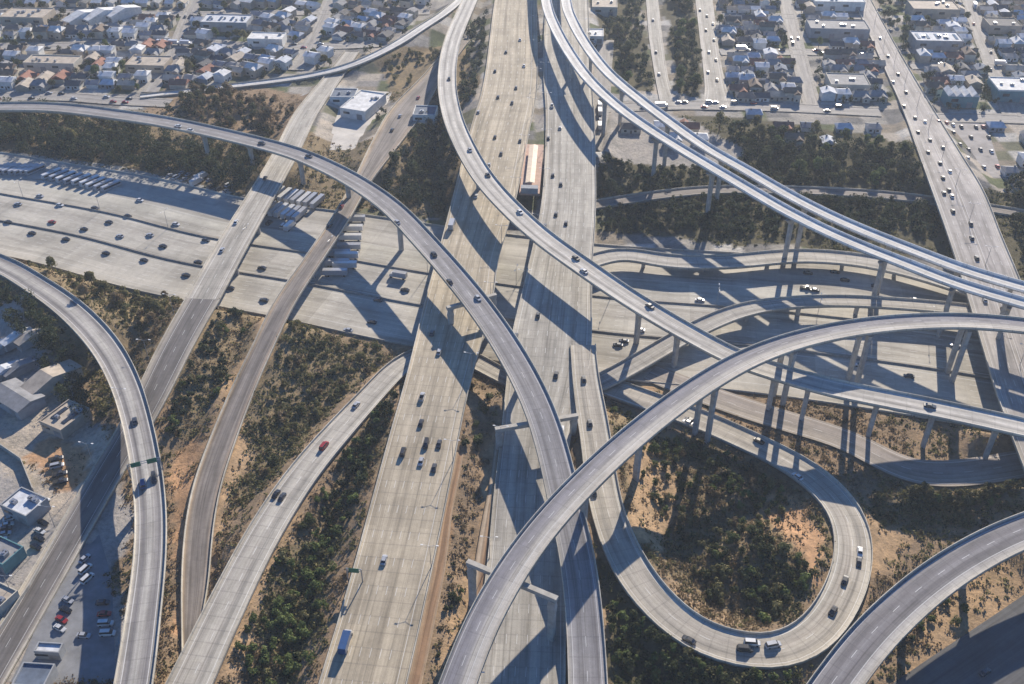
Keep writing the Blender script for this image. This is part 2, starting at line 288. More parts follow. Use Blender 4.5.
define('median_track', [(500, 430, 5, 3.5, 1), (497, 470, 4, 4, 1), (490, 520, 3, 5.5, 1), (481, 575, 2, 5.5, 1), (470, 640, 1.5, 4, 1), (462, 690, 1.5, 4, 1)])
# ------------------------------------------------------------------ the ground
def axis(a, b, step, far):
    inner = np.arange(a, b + .01, step); lo = a - np.geomspace(6, far, 14)[::-1]; hi = b + np.geomspace(6, far, 14)
    return np.concatenate([lo, inner, hi])
GX = axis(-520, 560, 2.5, 5000); GY = axis(120, 960, 2.5, 9000)
XX, YY = np.meshgrid(GX, GY); ZZ = np.zeros_like(XX)
for nm, rd in ROADS.items():
    if rd['e'].max() < .1: continue
    for c, w, e in zip(rd['C'][::1], rd['w'], rd['e']):
        if e < .55: continue
        h = c[2] - .7; rad = w / 2 + 2.0 + h * 2.0
        if h <= 0: continue
        i0, i1 = np.searchsorted(GX, [c[0] - rad, c[0] + rad]); j0, j1 = np.searchsorted(GY, [c[1] - rad, c[1] + rad])
        dd = np.hypot(XX[j0:j1, i0:i1] - c[0], YY[j0:j1, i0:i1] - c[1])
        ZZ[j0:j1, i0:i1] = np.maximum(ZZ[j0:j1, i0:i1], h - np.maximum(0, dd - w / 2 - 1.5) / 2.0)
# keep lower roads clear of the banks beside them
CUT = np.full_like(ZZ, 1e6)
for nm, rd in ROADS.items():
    for c, w in zip(rd['C'], rd['w']):
        if c[2] > 26: continue
        rad = w / 2 + 22
        i0, i1 = np.searchsorted(GX, [c[0] - rad, c[0] + rad]); j0, j1 = np.searchsorted(GY, [c[1] - rad, c[1] + rad])
        dd = np.hypot(XX[j0:j1, i0:i1] - c[0], YY[j0:j1, i0:i1] - c[1])
        CUT[j0:j1, i0:i1] = np.minimum(CUT[j0:j1, i0:i1], max(c[2] - .7, -.25) + np.maximum(0, dd - w / 2 - 1.5) * (.8))
ZZ = np.minimum(ZZ, CUT); 
rough = np.zeros_like(ZZ)
for k in range(24):
    a, b, ph = RNG.uniform(-.12, .12), RNG.uniform(-.12, .12), RNG.uniform(0, 6.28)
    rough += np.sin(a * XX + b * YY + ph)
ZZ += np.where(ZZ > .2, rough * .10, 0); ZZ = np.minimum(ZZ, np.maximum(CUT, -.25))
# mound inside the loop and dry rise by the near ramp
def mound(px, py, h, rx, ry):
    global ZZ
    c = G(px, py, 0); ZZ = ZZ + h * np.exp(-(((XX - c[0]) / rx) ** 2 + ((YY - c[1]) / ry) ** 2)) * (CUT > 3)
mound(770, 560, 5, 18, 16); mound(300, 360, 2, 20, 30); mound(215, 400, 2, 12, 30)
ZZ = np.minimum(ZZ, np.maximum(CUT, -.25))
def ground_z(x, y):
    i = min(max(np.searchsorted(GX, x) - 1, 0), len(GX) - 2); j = min(max(np.searchsorted(GY, y) - 1, 0), len(GY) - 2)
    fx = (x - GX[i]) / (GX[i + 1] - GX[i]); fy = (y - GY[j]) / (GY[j + 1] - GY[j])
    return float((ZZ[j, i] * (1 - fx) + ZZ[j, i + 1] * fx) * (1 - fy) + (ZZ[j + 1, i] * (1 - fx) + ZZ[j + 1, i + 1] * fx) * fy)
def inpoly(x, y, P):
    x = np.asarray(x); y = np.asarray(y); c = np.zeros(x.shape, bool); n = len(P); j = n - 1
    for i in range(n):
        xi, yi = P[i]; xj, yj = P[j]
        c ^= ((yi > y) != (yj > y)) & (x < (xj - xi) * (y - yi) / (yj - yi + 1e-12) + xi); j = i
    return c
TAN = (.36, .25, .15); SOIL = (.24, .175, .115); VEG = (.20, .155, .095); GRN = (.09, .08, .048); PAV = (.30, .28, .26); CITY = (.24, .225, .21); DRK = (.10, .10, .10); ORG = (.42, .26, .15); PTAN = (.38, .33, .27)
COLR = np.zeros(XX.shape + (4,), np.float32); COLR[..., :3] = CITY; COLR[..., 3] = 1
AREAS = [
 (CITY, [(-300, -60), (1400, -60), (1400, 200), (-300, 200)]),
 (SOIL, [(0, 225), (1400, 440), (1400, 900), (-300, 900), (-300, 225)]),
 (VEG, [(-60, 100), (90, 104), (250, 150), (300, 140), (460, 150), (470, 222), (250, 196), (0, 152), (-60, 146)]),
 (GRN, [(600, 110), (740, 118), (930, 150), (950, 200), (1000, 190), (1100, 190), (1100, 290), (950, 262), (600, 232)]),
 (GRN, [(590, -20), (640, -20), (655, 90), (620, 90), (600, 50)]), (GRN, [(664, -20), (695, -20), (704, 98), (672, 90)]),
 (VEG, [(430, 60), (475, 50), (480, 90), (462, 110), (440, 140)]),
 (SOIL, [(160, 84), (262, 86), (310, 96), (300, 140), (250, 150), (150, 112)]), (VEG, [(372, 60), (440, 46), (450, 100), (425, 150), (385, 160), (395, 100)]),
 (PAV, [(600, 108), (660, 108), (760, 150), (700, 170), (600, 160)]),
 (VEG, [(-60, 232), (0, 238), (120, 272), (210, 300), (190, 340), (160, 380), (150, 410), (110, 420), (60, 340), (0, 300), (-60, 270)]),
 (PAV, [(-60, 320), (20, 310), (60, 360), (110, 440), (128, 520), (120, 684), (-60, 684)]),
 (PTAN, [(0, 400), (60, 395), (110, 440), (112, 500), (60, 520), (0, 480)]),
 (ORG, [(30, 455), (62, 430), (90, 455), (80, 490), (45, 495)]),
 (TAN, [(232, 395), (262, 330), (280, 300), (275, 360), (258, 430), (240, 490), (222, 540), (215, 560)]),
 (ORG, [(168, 480), (196, 430), (205, 440), (190, 500), (186, 560), (178, 640), (164, 640), (166, 560)]),
 (VEG, [(280, 300), (312, 312), (395, 356), (330, 420), (265, 500), (240, 500), (262, 400)]),
 (VEG, [(200, 300), (262, 312), (240, 370), (200, 440), (170, 440), (165, 380)]),
 (TAN, [(262, 540), (290, 520), (300, 545), (262, 640), (240, 684), (220, 684), (240, 600)]),
 (VEG, [(395, 380), (405, 400), (360, 500), (330, 600), (300, 684), (245, 684), (300, 540), (330, 480)]),
 (ORG, [(440, 470), (455, 470), (440, 560), (420, 640), (412, 700), (398, 700), (418, 600)]),
 (TAN, [(486, 440), (500, 440), (494, 560), (470, 640), (455, 684), (430, 684), (470, 560)]),
 (VEG, [(600, 400), (660, 420), (760, 450), (815, 490), (836, 520), (832, 560), (805, 620), (740, 636), (680, 612), (640, 570), (615, 500)]),
 (ORG, [(768, 490), (800, 505), (826, 540), (824, 590), (806, 560), (770, 540), (752, 520)]),
 (TAN, [(628, 440), (664, 440), (672, 500), (664, 560), (636, 545), (622, 500)]),
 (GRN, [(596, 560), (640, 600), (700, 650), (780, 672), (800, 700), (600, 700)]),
 (TAN, [(862, 500), (930, 520), (905, 560), (870, 585), (866, 540)]),
 (VEG, [(870, 470), (1024, 465), (1024, 510), (940, 530), (880, 510)]),
 (SOIL, [(640, 400), (900, 440), (900, 470), (800, 460), (640, 410)]),
 (TAN, [(930, 590), (1100, 520), (1100, 600), (1024, 630), (960, 670), (920, 700), (900, 684)]),
 (TAN, [(625, 392), (690, 352), (705, 366), (690, 388), (640, 402)]),
]
for col, poly in AREAS:
    P = [tuple(G(x, max(y, -200), 0)[:2]) for x, y in poly]
    COLR[inpoly(XX + rough * .8, YY + rough * .6, P), :3] = col
CP = [(.24, .225, .21), (.30, .28, .25), (.16, .155, .15), (.10, .115, .06), (.36, .32, .27), (.13, .13, .085), (.22, .19, .15), (.40, .385, .36)]
isc = np.all(np.abs(COLR[..., :3] - np.array(CITY, np.float32)) < 1e-4, -1)
ci = np.floor(XX / 15).astype(int) * 73 + np.floor(YY / 12).astype(int) * 151
ch = (np.abs(np.sin(ci * 12.9898) * 43758.5453) % 1 * len(CP)).astype(int)
COLR[..., :3] = np.where(isc[..., None], np.array(CP, np.float32)[ch], COLR[..., :3])
nx, ny = len(GX), len(GY)
me = bpy.data.meshes.new('ground')
me.vertices.add(nx * ny); me.vertices.foreach_set('co', np.stack([XX, YY, ZZ - .02], -1).astype(np.float32).ravel())
a = (np.arange(ny - 1)[:, None] * nx + np.arange(nx - 1)[None]).ravel()
fi = np.stack([a, a + 1, a + 1 + nx, a + nx], 1).astype(np.int32)
me.loops.add(fi.size); me.loops.foreach_set('vertex_index', fi.ravel()); me.polygons.add(len(fi))
me.polygons.foreach_set('loop_start', np.arange(0, fi.size, 4, dtype=np.int32)); me.polygons.foreach_set('loop_total', np.full(len(fi), 4, dtype=np.int32))
me.update(calc_edges=True); me.polygons.foreach_set('use_smooth', [True] * len(fi))
ca = me.color_attributes.new('soil', 'FLOAT_COLOR', 'POINT'); ca.data.foreach_set('color', COLR.reshape(-1, 4).ravel())
m, t, p = nt('ground_surface')
at = N(t, 'ShaderNodeAttribute'); at.attribute_name = 'soil'; gp = N(t, 'ShaderNodeNewGeometry').outputs['Position']
c = mixc(t, 1.0, at.outputs['Color'], ramp(t, noise(t, gp, .06, 6, .7), [(.3, (.6, .62, .62)), (.5, (1, 1, 1)), (.7, (1.35, 1.3, 1.22))]), 'MULTIPLY')
c = mixc(t, 1.0, c, ramp(t, noise(t, gp, .5, 6, .75), [(.3, (.62, .64, .62)), (.5, (1, 1, 1)), (.7, (1.3, 1.26, 1.2))]), 'MULTIPLY')
t.links.new(c, p.inputs['Base Color']); p.inputs['Roughness'].default_value = .95; p.inputs['Specular IOR Level'].default_value = .1
bp = N(t, 'ShaderNodeBump'); bp.inputs['Strength'].default_value = .6; bp.inputs['Distance'].default_value = .8
t.links.new(noise(t, gp, .6, 6, .7), bp.inputs['Height']); t.links.new(bp.outputs[0], p.inputs['Normal'])
me.materials.append(m); link('ground', me, kind='structure')
# ------------------------------------------------------------------ road objects
def bridge_road(key, name, label, cat, mat, parapet='parapet', ph=.9, pw=.4, girder=1.9, kind=None, barrier=()):
    rd = ROADS[key]; root = link(name, None, label=label, cat=cat, kind=kind)
    j = len(rd['C']) // 2; root.location = (0, 0, 0)
    sweep('deck', rd, [(-1, 0, 0), (-.5, 0, .02), (0, 0, .04), (.5, 0, .02), (1, 0, 0)], mat, root)
    g = girder
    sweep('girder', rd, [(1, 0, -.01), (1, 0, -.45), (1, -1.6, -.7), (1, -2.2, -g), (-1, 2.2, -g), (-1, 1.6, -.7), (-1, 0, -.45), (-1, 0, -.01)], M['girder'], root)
    for s in (-1, 1):
        sweep('parapet', rd, [(s, 0, -.5), (s, 0, ph), (s, -s * pw * .6, ph), (s, -s * pw, .05)] if s > 0 else [(s, -s * pw, .05), (s, -s * pw * .6, ph), (s, 0, ph), (s, 0, -.5)], M[parapet], root)
    for k, off in barrier:
        sweep('median_barrier', rd, [(k, off - .3, .03), (k, off - .12, .7), (k, off + .12, .7), (k, off + .3, .03)], M['wallc'], root)
    return root
def surf_road(key, name, mat, kerb=True):
    rd = ROADS[key]
    root = sweep(name, rd, [(-1, 0, 0), (0, 0, .04), (1, 0, 0)], mat, None, kind='structure')
    if kerb:
        for s in (-1, 1):
            pr = [(s, 0, -.1), (s, 0, .14), (s, s * 2.2, .14), (s, s * 2.2, -.1)]
            sweep('pavement_edge', rd, pr if s > 0 else pr[::-1], M['wallc'], root)
    return root
def lanes(n, base, dark=.82, edge=None, e=.06):
    """ramp stops: pale shoulders, tyre-darkened lanes"""
    st = [(0, [c * 1.12 for c in (edge or base)]), (e, [c * 1.08 for c in (edge or base)])]
    n = min(n, 6)
    for i in range(n):
        a = e + (1 - 2 * e) * i / n; w = (1 - 2 * e) / n
        st += [(a + w * .12, base), (a + w * .35, [c * dark for c in base]), (a + w * .6, [c * (dark + .05) for c in base]), (a + w * .9, base)]
    st = [s for k, s in enumerate(st)]
    st += [(1 - e * .5, [c * 1.08 for c in (edge or base)]), (1, [c * 1.12 for c in (edge or base)])]
    while len(st) > 31: st.pop(len(st) // 2)
    return st
MR = {}
M['capc'] = flat('cap_concrete', (.38, .36, .32), .85, .14, .5)
PC = (.54, .50, .42); M['parapet'] = roadmat('parapet_panels', [(0, PC), (1, PC)], .5, 7.5, .15, .15)
PW = (.76, .75, .71); M['parapet_pale'] = roadmat('pale_parapet_panels', [(0, PW), (1, PW)], .45, 9, .12, .12)
MR['we'] = roadmat('freeway_concrete', lanes(6, CON, .86), .35, 6, .24, paint=([.27,.39,.51,.63,.75,.87],[.12,.96],28))
MR['ea'] = roadmat('freeway_concrete_worn', lanes(6, (.41, .385, .335), .85), .3, 6, .22, paint=([.2,.32,.44,.56,.68,.8],[.06,.94],29))
MR['lp'] = roadmat('loop_concrete', [(0, (.52, .49, .42)), (.12, (.48, .45, .38)), (.2, (.36, .33, .28)), (.45, (.42, .38, .32)), (.5, (.45, .41, .34)), (.7, (.36, .33, .28)), (.86, (.42, .38, .31)), (1, (.54, .51, .44))], .3, 5, paint=([.5],[.13,.87],13))
MR['fw'] = roadmat('flyover_grey', [(0, (.34, .335, .34)), (.12, (.30, .29, .295)), (.28, (.235, .225, .23)), (.46, (.29, .28, .28)), (.5, (.31, .30, .30)), (.65, (.24, .23, .23)), (.85, (.31, .30, .30)), (1, (.40, .39, .375))], .3, 7, .2, paint=([.5],[.14,.86],12))
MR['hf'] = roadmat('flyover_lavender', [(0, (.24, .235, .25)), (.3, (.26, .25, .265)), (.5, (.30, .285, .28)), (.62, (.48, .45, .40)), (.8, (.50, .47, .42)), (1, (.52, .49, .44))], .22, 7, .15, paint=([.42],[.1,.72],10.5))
MR['wf'] = roadmat('flyover_pale', [(0, (.56, .54, .5)), (.2, (.54, .51, .46)), (.3, (.33, .315, .29)), (.42, (.5, .475, .43)), (.55, (.54, .51, .46)), (.68, (.32, .305, .28)), (.78, (.5, .475, .43)), (1, (.58, .56, .52))], .22, 8, .15, paint=([.5],[.14,.86],11.5))
MR['tw'] = roadmat('ramp_white', [(0, (.70, .69, .66)), (.3, (.64, .63, .6)), (.5, (.48, .47, .45)), (.7, (.64, .63, .6)), (1, (.70, .69, .66))], .3, 12, .12)
MR['lr'] = roadmat('ramp_banded', [(0, (.40, .38, .35)), (.12, (.36, .34, .31)), (.22, (.20, .19, .19)), (.36, (.34, .32, .3)), (.5, (.44, .42, .38)), (.6, (.40, .38, .35)), (.72, (.19, .18, .18)), (.85, (.32, .3, .28)), (1, (.44, .42, .38))], .3, 7, paint=([],[.16,.84],8.5))
MR['sb'] = roadmat('street_bridge_concrete', [(0, (.44, .41, .36)), (.3, (.38, .355, .31)), (.5, (.34, .32, .28)), (.7, (.38, .355, .31)), (1, (.46, .43, .38))], .3, 9, paint=([.5],[.16,.84],15))
MR['nb'] = roadmat('brown_asphalt', [(0, (.36, .28, .20)), (.10, (.30, .24, .19)), (.22, (.25, .22, .195)), (.5, (.205, .182, .165)), (.8, (.25, .22, .195)), (.9, (.31, .25, .19)), (1, (.40, .31, .21))], .1, 9, .34, .3)
MR['ur'] = roadmat('ramp_concrete', [(0, (.46, .43, .37)), (.2, (.36, .335, .3)), (.36, (.42, .395, .345)), (.5, (.44, .41, .36)), (.68, (.33, .31, .275)), (.85, (.44, .415, .36)), (1, (.52, .49, .43))], .35, 5, paint=([.5],[.14,.86],12))
MR['nr'] = roadmat('near_ramp_grey', [(0, (.30, .295, .30)), (.16, (.25, .24, .245)), (.3, (.17, .16, .165)), (.46, (.24, .23, .235)), (.58, (.165, .155, .16)), (.72, (.23, .22, .22)), (.80, (.42, .40, .37)), (1, (.50, .48, .44))], .3, 5, .2, paint=([.42],[.1,.74],12.5))
MR['av'] = roadmat('avenue_surface', [(0, (.42, .40, .37)), (.08, (.36, .335, .315)), (.47, (.33, .305, .29)), (.5, (.38, .35, .32)), (.53, (.33, .305, .29)), (.92, (.36, .335, .31)), (1, (.44, .42, .38))], .12, 8, .2, .25, paint=([.2,.33,.67,.8],[.08,.47,.53,.92],27))
MR['ew'] = roadmat('crosstown_concrete', [(0, (.34, .32, .28)), (.10, (.40, .38, .34)), (.24, (.40, .38, .34)), (.30, (.44, .42, .36)), (.42, (.42, .395, .34)), (.44, (.30, .27, .22)), (.46, (.43, .405, .35)), (.55, (.38, .355, .31)), (.62, (.43, .405, .35)), (.68, (.40, .375, .32)), (.70, (.26, .24, .2)), (.72, (.42, .395, .34)), (.8, (.38, .355, .305)), (.9, (.44, .41, .35)), (1, (.42, .39, .33))], .12, 10, .16, .22, paint=([.36,.4,.5,.535,.57,.605,.64,.76,.795,.83,.865,.9],[.27,.47,.68,.73,.94],104))
MR['cr'] = roadmat('brown_concrete', [(0, (.36, .31, .26)), (.3, (.29, .255, .23)), (.6, (.31, .275, .24)), (1, (.38, .33, .27))], .1, 9, paint=([.5],[.1,.9],13))
MR['as'] = roadmat('street_asphalt', [(0, (.15, .145, .14)), (.5, (.12, .115, .112)), (1, (.16, .15, .145))], 0, 9, paint=([.25,.75],[.5],13))
MR['dt'] = roadmat('rusty_earth', [(0, (.40, .30, .20)), (.2, (.34, .21, .12)), (.45, (.20, .12, .07)), (.55, (.38, .25, .15)), (.8, (.45, .36, .26)), (1, (.36, .27, .18))], 0, 9, .3, .3)
MR['cd'] = roadmat('corner_asphalt', [(0, (.12, .12, .12)), (1, (.11, .11, .115))], 0, 9, .2, .2)
MR['ys'] = roadmat('worn_asphalt', [(0, (.40, .37, .32)), (.1, (.34, .31, .27)), (.17, (.17, .155, .145)), (.5, (.145, .135, .13)), (.83, (.17, .155, .145)), (.9, (.34, .31, .27)), (1, (.42, .39, .34))], .1, 9, .25, .25, paint=([.5], [.2, .8], 15))
MR['st'] = roadmat('pale_street', [(0, (.34, .32, .3)), (.5, (.29, .275, .26)), (1, (.36, .34, .31))], 0, 9)
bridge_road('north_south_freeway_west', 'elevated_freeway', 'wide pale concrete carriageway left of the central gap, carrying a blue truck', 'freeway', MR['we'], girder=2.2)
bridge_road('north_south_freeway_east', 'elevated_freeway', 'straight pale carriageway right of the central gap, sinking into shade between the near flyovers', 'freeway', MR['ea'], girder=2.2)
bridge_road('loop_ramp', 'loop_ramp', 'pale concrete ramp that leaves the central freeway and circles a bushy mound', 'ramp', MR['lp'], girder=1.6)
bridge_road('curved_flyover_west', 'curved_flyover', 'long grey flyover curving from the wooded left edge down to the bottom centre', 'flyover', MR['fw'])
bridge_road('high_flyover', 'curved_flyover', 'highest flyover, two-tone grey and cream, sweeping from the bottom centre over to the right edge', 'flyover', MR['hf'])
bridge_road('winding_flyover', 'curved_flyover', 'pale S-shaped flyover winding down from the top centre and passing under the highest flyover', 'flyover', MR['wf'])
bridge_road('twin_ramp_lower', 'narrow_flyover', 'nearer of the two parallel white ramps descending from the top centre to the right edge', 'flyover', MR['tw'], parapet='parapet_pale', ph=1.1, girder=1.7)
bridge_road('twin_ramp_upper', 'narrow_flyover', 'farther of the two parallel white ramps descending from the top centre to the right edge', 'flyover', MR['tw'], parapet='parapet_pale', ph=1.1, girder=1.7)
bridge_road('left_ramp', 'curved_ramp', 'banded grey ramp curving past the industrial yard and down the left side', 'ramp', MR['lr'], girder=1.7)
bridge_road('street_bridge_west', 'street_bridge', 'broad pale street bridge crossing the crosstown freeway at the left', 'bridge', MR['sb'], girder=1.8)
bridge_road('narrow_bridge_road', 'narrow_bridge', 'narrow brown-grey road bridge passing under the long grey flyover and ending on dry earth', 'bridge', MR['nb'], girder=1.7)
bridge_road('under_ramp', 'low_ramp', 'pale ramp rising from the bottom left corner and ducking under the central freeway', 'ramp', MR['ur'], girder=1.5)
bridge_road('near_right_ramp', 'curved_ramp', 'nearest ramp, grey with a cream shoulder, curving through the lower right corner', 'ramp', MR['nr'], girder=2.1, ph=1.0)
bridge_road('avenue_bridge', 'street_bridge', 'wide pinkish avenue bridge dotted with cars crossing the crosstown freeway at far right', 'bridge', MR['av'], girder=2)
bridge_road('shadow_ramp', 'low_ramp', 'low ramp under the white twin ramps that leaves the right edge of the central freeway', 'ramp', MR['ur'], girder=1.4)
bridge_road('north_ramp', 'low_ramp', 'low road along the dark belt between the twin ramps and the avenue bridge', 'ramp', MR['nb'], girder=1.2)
ewf = bridge_road('east_west_freeway', 'crosstown_freeway', 'many-laned pale freeway at ground level crossing under all the bridges', 'freeway', MR['ew'], kind='structure', girder=.4, ph=.8, barrier=[(-.12, 0), (.40, 0)])
surf_road('collector_road', 'collector_road', MR['cr'], kerb=False)
surf_road('corner_road', 'corner_road', MR['cd'], kerb=False)
surf_road('service_track', 'dirt_track', MR['dt'], kerb=False); surf_road('median_track', 'dirt_track', MR['dt'], kerb=False)
bridge_road('yard_street', 'approach_road', 'brown-grey street continuing the broad street bridge and passing beneath the banded left ramp', 'road', MR['ys'], girder=1.5, ph=.7)
for k in ('frontage_street', 'frontage_street_east', 'north_frontage', 'city_street', 'cross_street_a', 'cross_street_b', 'cross_street_c', 'cross_street_d', 'avenue_a', 'avenue_b', 'avenue_c', 'avenue_d', 'service_road'): surf_road(k, 'street', MR['st'])
surf_road('surface_ramp_inner', 'surface_road', MR['sb'], kerb=False); surf_road('surface_ramp_outer', 'surface_road', MR['sb'], kerb=False)
bridge_road('curved_street', 'curved_ramp', 'thin pale ramp curving through the far left neighbourhood', 'ramp', MR['tw'], girder=1.4)
PAR = {}
for o in COL.objects:
    if o.type == 'EMPTY' and o.get('label'): PAR[o['label'][:24]] = o
def root_of(start): return [o for k, o in PAR.items() if k.startswith(start[:24])][0]
RT = {'high_flyover': root_of('highest flyover'), 'curved_flyover_west': root_of('long grey flyover'), 'winding_flyover': root_of('pale S-shaped'), 'twin_ramp_lower': root_of('nearer of the two parallel'),
      'twin_ramp_upper': root_of('farther of the two parallel'), 'near_right_ramp': root_of('nearest ramp'), 'left_ramp': root_of('banded grey ramp'), 'street_bridge_west': root_of('broad pale street'), 'narrow_bridge_road': root_of('narrow brown-grey'),
      'avenue_bridge': root_of('wide pinkish'), 'shadow_ramp': root_of('low ramp under'), 'under_ramp': root_of('pale ramp rising'), 'north_south_freeway_west': root_of('wide pale concrete carria'), 'north_south_freeway_east': root_of('straight pale carriageway'), 'loop_ramp': root_of('pale concrete ramp that')}
def column(parent, x, y, z0, z1, T, wtop=6.5, w=2.4, dpt=1.8):
    """flared pier: chamfered shaft widening into the cap along the bent"""
    n = np.array([T[1], -T[0]]); mb = MB(); rings = []
    H = z1 - z0
    for f, ww, dd in ((0, w, dpt), (.55, w, dpt), (.78, w * 1.25, dpt), (.92, wtop * .75, dpt * 1.05), (1, wtop, dpt * 1.1)):
        z = z0 + H * f if H < 9 else (z0 + H * f if f < .5 else z1 - (1 - f) * min(H, 14))
        ring = []
        for a, b in ((-1, -.6), (-.8, -1), (.8, -1), (1, -.6), (1, .6), (.8, 1), (-.8, 1), (-1, .6)):
            q = n * a * ww / 2 + np.array(T[:2]) * b * dd / 2
            ring.append((x + q[0], y + q[1], z))
        rings.append(ring)
    mb.prism(rings, 8); return link('column', mb.me('column', [M['column']]), parent)
def road_at(key, px):
    rd = ROADS[key]; i = int(np.argmin(np.abs(rd['px'][:, 0] - px))) if not isinstance(px, tuple) else int(np.argmin(np.hypot(rd['px'][:, 0] - px[0], rd['px'][:, 1] - px[1])))
    return rd['C'][i], rd['T'][i], rd['N'][i], rd['w'][i]
def piers(key, pxs, drop=1.85, twin=None, **k):
    for px in pxs:
        C, T, Nn, w = road_at(key, px)
        for off in ((0,) if not twin else (-twin, twin)):
            x, y = C[0] + Nn[0] * off, C[1] + Nn[1] * off; g = ground_z(x, y) - .6
            if C[2] - drop - g > 2.5: column(RT[key], x, y, g, C[2] - drop, T, **k)
piers('high_flyover', [(645, 428), (588, 478)]); piers('high_flyover', [(707, 382), (790, 343), (868, 326), (968, 321)], twin=3.2, wtop=3, w=2.0)
piers('winding_flyover', [(449, 60), (456, 125), (478, 170), (640, 305), (682, 330), (775, 372), (812, 383), (878, 398), (938, 409), (1000, 423)], wtop=7)
piers('curved_flyover_west', [(203, 130), (250, 141), (300, 156), (345, 176), (398, 213), (520, 370)], wtop=7)
for k in ('twin_ramp_lower',):
    piers(k, [(572, 57), (605, 96), (655, 133), (716, 170), (795, 216), (886, 257), (950, 281), (1010, 300)], drop=1.65, wtop=9, w=2.2)
for k in ('twin_ramp_upper',): piers(k, [(590, 52), (622, 84), (668, 120), (724, 158), (803, 203), (892, 243), (956, 267), (1016, 286)], drop=1.65, wtop=4.5, w=2)
piers('near_right_ramp', [(860, 650), (915, 598), (975, 554)], drop=2.05, wtop=8)
piers('left_ramp', [(98, 336), (145, 462), (151, 520), (148, 580), (141, 640), (130, 710)], drop=1.65)
piers('street_bridge_west', [(268, 186), (248, 218), (226, 257), (204, 296)], twin=4, drop=1.75, wtop=3, w=1.8)
piers('narrow_bridge_road', [(362, 182), (340, 220), (312, 262), (288, 298)], drop=1.65, wtop=5, w=1.8)
piers('avenue_bridge', [(972, 230), (983, 260), (997, 298), (1011, 340), (1026, 385)], twin=8, drop=1.95, wtop=3, w=2)
piers('shadow_ramp', [(640, 258), (700, 262), (770, 258), (840, 258), (900, 268)], drop=1.35, wtop=5, w=1.6)
piers('under_ramp', [(665, 347), (700, 328), (748, 309), (800, 302), (860, 301), (920, 305)], drop=1.45, wtop=5, w=1.6)
piers('north_south_freeway_west', [(484, 200), (468, 257), (456, 310), (443, 360)], twin=9, drop=2.15, wtop=4, w=2)
piers('north_south_freeway_east', [(569, 200), (563, 250), (556, 310), (548, 370)], twin=10, drop=2.15, wtop=4, w=2)
piers('loop_ramp', [(587, 385)], drop=1.55, wtop=5, w=1.8)
def outrigger(key, at, half_l, half_r):
    C, T, Nn, w = road_at(key, at); z = C[2] - 1.95; A = C + Nn * -half_l; B = C + Nn * half_r; mb = MB()
    for s0, s1 in ((-half_l, half_r),):
        ring = []
        for s, dd in ((s0, .9), (s1, .9)):
            q = C + Nn * s
            ring.append([(q[0] + T[0] * a * dd, q[1] + T[1] * a * dd, z + b) for a, b in ((-1, -1.6), (1, -1.6), (1, 0), (-1, 0))])
        mb.prism(ring, 4)
    link('bent_cap', mb.me('bent_cap', [M['capc']]), RT[key])
    for s in (-half_l + 1.6, half_r - 1.6):
        q = C + Nn * s; g = ground_z(q[0], q[1]) - .6; column(RT[key], q[0], q[1], g, z - 1.59, T, wtop=3.0, w=2.4, dpt=2.0)
outrigger('curved_flyover_west', (541, 414), 14.5, 18.5)
outrigger('high_flyover', (508, 578), 15.5, 16.5)
outrigger('curved_flyover_west', (470, 296), 12, 12)

# ------------------------------------------------------------------ where things may stand
RC = np.vstack([np.column_stack([rd['C'], rd['w']]) for rd in ROADS.values()])
def room(x, y, r, h=6.0, gz=None, under=True):
    """True when a thing of radius r and height h keeps clear of every road"""
    gz = ground_z(x, y) if gz is None else gz
    near = np.hypot(RC[:, 0] - x, RC[:, 1] - y) < RC[:, 3] / 2 + r + 1.0
    if under: near &= ~(RC[:, 2] - 3.0 > gz + h)
    return not near.any()
OCC = []
def free(x, y, r):
    for a, b, c in OCC:
        if abs(a - x) < c + r and abs(b - y) < c + r: return False
    return True
def sheet(name, px, mat, z=.06, sub=1):
    P = [G(x, y, z) for x, y in px]; v = [tuple(p) for p in P]
    me = mesh(name, v, [tuple(range(len(v)))[::-1] if sum((v[i][0] - v[i - 1][0]) * (v[i][1] + v[i - 1][1]) for i in range(len(v))) > 0 else tuple(range(len(v)))], [mat])
    return link(name, me, kind='structure')
